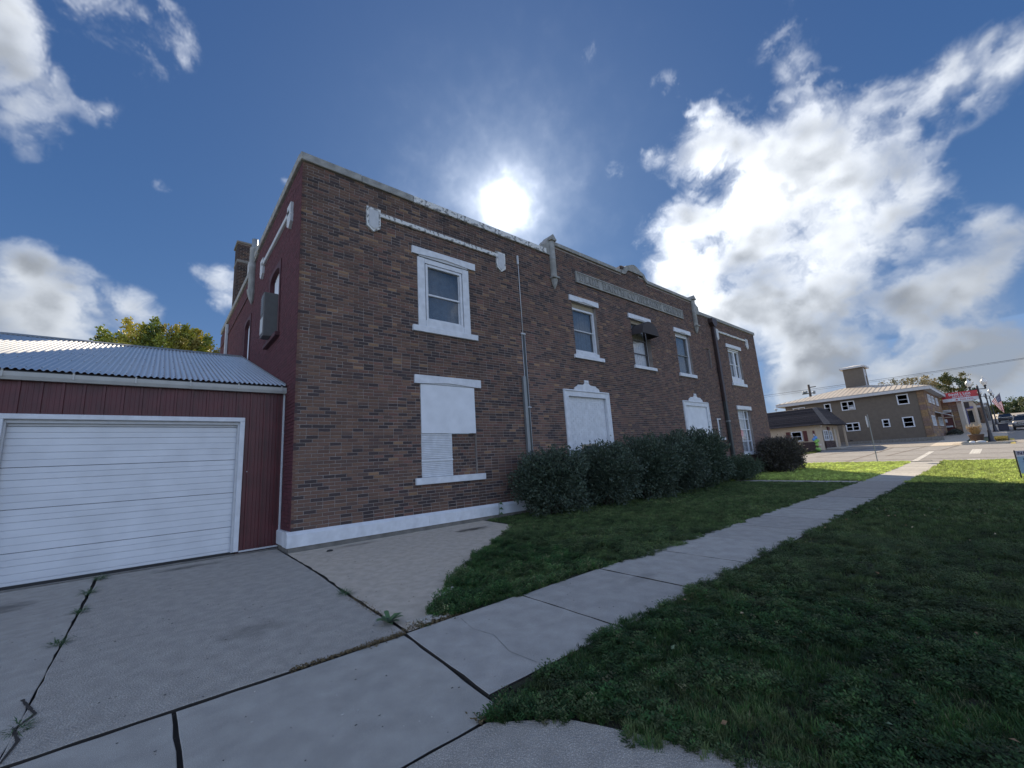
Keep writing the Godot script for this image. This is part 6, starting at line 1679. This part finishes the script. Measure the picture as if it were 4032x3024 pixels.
	for k in 17:
		var a := k * 2.4 + rf(-0.2, 0.2); var l := rf(0.1, 0.2); var up := 0.9 if k > 11 else rf(0.15, 0.5)
		var d := Vector3(cos(a), 0, sin(a)); var sd := Vector3(-sin(a), 0, cos(a))
		var m := mb(true)
		var prev := []
		for s in 6:
			var f := s / 5.0
			var w := l * 0.17 * sin(PI * (0.12 + 0.88 * f)) * (1.0 + 0.12 * sin(s * 2.5))
			var c := dg + d * l * f * (1.0 - 0.35 * up * f) + Vector3(0, l * up * (f - 0.55 * f * f) * 1.5 + 0.008, 0)
			var cur := [c - sd * w + Vector3(0, w * 0.3, 0), c, c + sd * w + Vector3(0, w * 0.3, 0)]
			if prev: m.quad(prev[0], prev[1], cur[1], cur[0]); m.quad(prev[1], prev[2], cur[2], cur[1])
			prev = cur
		obj("leaf", m, dm[k % 3], dk)
	# a lone stalk by the painted base course
	var sk := thing("stalk_weed", "single drooping weed stalk in front of the white base course", "weed", Vector3(4.85, gy(4.85, 0.14), 0.14))
	obj("stem", mb(true).tube([Vector3(4.85, -0.02, 0.14), Vector3(4.87, 0.2, 0.16), Vector3(4.86, 0.38, 0.16)], [0.008, 0.005], 6), dm[2], sk)
	for k in 7:
		var a := k * 2.1; var p := Vector3(4.86, 0.1 + k * 0.042, 0.16)
		var m := mb(); var d := Vector3(cos(a), 0, absf(sin(a)) * 0.8)
		m.quad(p, p + d * 0.07 + Vector3(0, 0.05, 0.012), p + d * 0.15 + Vector3(0, -0.03, 0), p + d * 0.07 + Vector3(0, 0.03, -0.012))
		obj("leaf", m, dm[k % 3], sk)
	var pb := thing("dark_pebble", "dark lump lying on the tan slab near the building corner", "stone", Vector3(0.55, gy(0.55, 0.55) + 0.01, 0.55))
	obj("lump", mb(true).lathe([Vector2(0.0, -0.01), Vector2(0.045, 0.0), Vector2(0.035, 0.022), Vector2(0.0, 0.032)], 7, Transform3D(Basis.from_scale(Vector3(1.4, 1, 0.8)), Vector3(0.55, gy(0.55, 0.55), 0.55))), M.black, pb)
	# bushes
	var dg1 := Color(0.05, 0.075, 0.05)
	bush("shrub", "low round shrub at the foot of the downspout, nearest of the row", Vector3(6.15, 0, 0.85), Vector3(0.9, 1.62, 0.74), 18750, 0.074, dg1, 0.5)
	bush("shrub", "dark shrub under the small window of the white bricked-up doorway", Vector3(8.35, 0, 0.98), Vector3(0.98, 1.72, 0.86), 20000, 0.074, dg1, 0.5)
	bush("shrub", "dark shrub right of the white bricked-up doorway", Vector3(10.3, 0, 1.1), Vector3(1.15, 1.84, 0.97), 21250, 0.079, Color(0.045, 0.07, 0.045), 0.5)
	bush("shrub", "full shrub between the two white doorways, left of the tallest", Vector3(12.1, 0, 1.05), Vector3(1.15, 1.95, 0.97), 20000, 0.082, dg1, 0.5)
	bush("shrub", "tallest rounded shrub in front of the second white doorway", Vector3(14.2, 0, 0.95), Vector3(1.5, 2.08, 0.97), 25000, 0.084, Color(0.047, 0.073, 0.045), 0.5)
	bush("shrub", "low clipped shrub under the dark leader pipe", Vector3(18.2, 0, 0.8), Vector3(1.5, 1.0, 0.72), 17500, 0.060, Color(0.042, 0.068, 0.036), 0.25)
	bush("barberry", "broad dark purplish shrub at the building's far corner", Vector3(24.2, 0.03, 0.75), Vector3(2.1, 1.72, 0.85), 25000, 0.090, Color(0.05, 0.045, 0.036), 0.5)
	# trees
	tree("maple_tree", "yellow-green autumn maple rising behind the garage roof", Vector3(-2.0, 0, -32), 13.5, Vector3(3.5, 3.5, 3.6), 9.5, 42000, 0.2, [Color(0.3, 0.29, 0.035), Color(0.22, 0.25, 0.035), Color(0.12, 0.16, 0.03), Color(0.4, 0.34, 0.045), Color(0.26, 0.23, 0.06)], 1.4, "", 170)
	tree("thin_tree", "thin orange-brown tree top showing over the brown block's roof", Vector3(97, 0.5, -1.0), 11, Vector3(4.0, 2.4, 4.0), 8.6, 4200, 0.24, [Color(0.22, 0.18, 0.08), Color(0.18, 0.16, 0.08), Color(0.25, 0.19, 0.08)], 0.9, "", 60)
	tree("green_tree", "dark green tree behind the red and white sign", Vector3(108, 2, 4.0), 9, Vector3(2.6, 3.4, 2.4), 6.9, 9000, 0.26, [Color(0.055, 0.085, 0.03), Color(0.09, 0.1, 0.03), Color(0.15, 0.13, 0.03)], 0.6, "", 70)
	var far := [[232, 4.5, 3.2, 3.2], [226, 7.6, 3.6, 3.4], [240, 10.2, 4.6, 4.4], [236, 13.2, 5.0, 5.2], [228, 16.6, 4.6, 4.6], [244, 1.0, 4.0, 4.5]]
	var words := ["far green tree left of the flag", "far green tree behind the flag's lower tip", "far rounded tree right of the flag", "far broad tree above the dark sport utility car", "far tree at the right picture edge", "far tree behind the third street lamp"]
	for k in far.size():
		var f = far[k]
		tree("far_tree", words[k], Vector3(f[0], gy(f[0], f[1]), f[1]), f[3] + 2, Vector3(f[2] * 0.8, f[3] * 0.62, f[2] * 0.8), f[3] * 0.62, 4200, 0.4, [Color(0.06, 0.09, 0.03), Color(0.09, 0.12, 0.035), Color(0.14, 0.14, 0.05)], 0.0, "trees at the far end of the street", 50)
	# planting under the stone shop's window, and dry grass on the island
	var hb := thing("hedge_bed", "low dark hedge at the foot of the stone shop", "hedge", Vector3(74.5, gy(74.5, 4.4), 4.5))
	var xf := []; var col := []
	for k in 3200:
		var p := Vector3(rf(70.5, 76.5), 0, rf(4.1, 5.3))
		var h := 0.62 * (1.0 - pow(absf(p.z - 4.7) / 0.65, 2.0)) * rf(0.2, 1.0)
		xf.append(Transform3D(rand_basis(Vector3(0, 0.6, 0), 1.0).scaled(Vector3.ONE * 0.11 * rf(0.7, 1.3)), Vector3(p.x, gy(p.x, p.z) + maxf(h, 0.02), p.z)))
		var s := rf(0.7, 1.3); col.append(Color(0.03 * s, 0.035 * s, 0.025 * s))
	stuff("foliage", leaf_mesh(), M.leaf, xf, col, hb)
	xf = []; col = []
	for k in 900:
		var p := Vector3(rf(50.5, 53.5), 0, rf(8.2, 8.8))
		xf.append(Transform3D(Basis(Vector3.UP, rf(0, TAU)).scaled(Vector3(1, rf(3.0, 7.0), 1)), Vector3(p.x, gy(p.x, p.z) + 0.05, p.z)))
		var s := rf(0.7, 1.3); col.append(Color(0.2 * s, 0.17 * s, 0.05 * s))
	var dt := thing("island_grass", "dry yellow-green grass tuft right of the nearest street lamp", "plant", Vector3(52, gy(52, 8.5), 8.5))
	stuff("blades", clump(7, 0.05, 0.03, 0.12), M.blade, xf, col, dt)
	xf = []; col = []
	for k in 1800:
		var p := Vector3(rf(42.0, 46.9), 0, rf(-4.3, -2.5))
		if Vector2((p.x - 44.2) / 2.6, (p.z + 3.3) / 0.75).length() > 1.0: continue
		xf.append(Transform3D(Basis(Vector3.UP, rf(0, TAU)).scaled(Vector3(1, rf(0.7, 1.4), 1)), Vector3(p.x, gy(p.x, p.z) - 0.03, p.z)))
		var s := rf(0.75, 1.25); col.append(Color(0.1 * s, 0.13 * s, 0.03 * s))
	stuff("verge_grass", clump(9, 0.07, 0.03, 0.1), M.blade, xf, col)
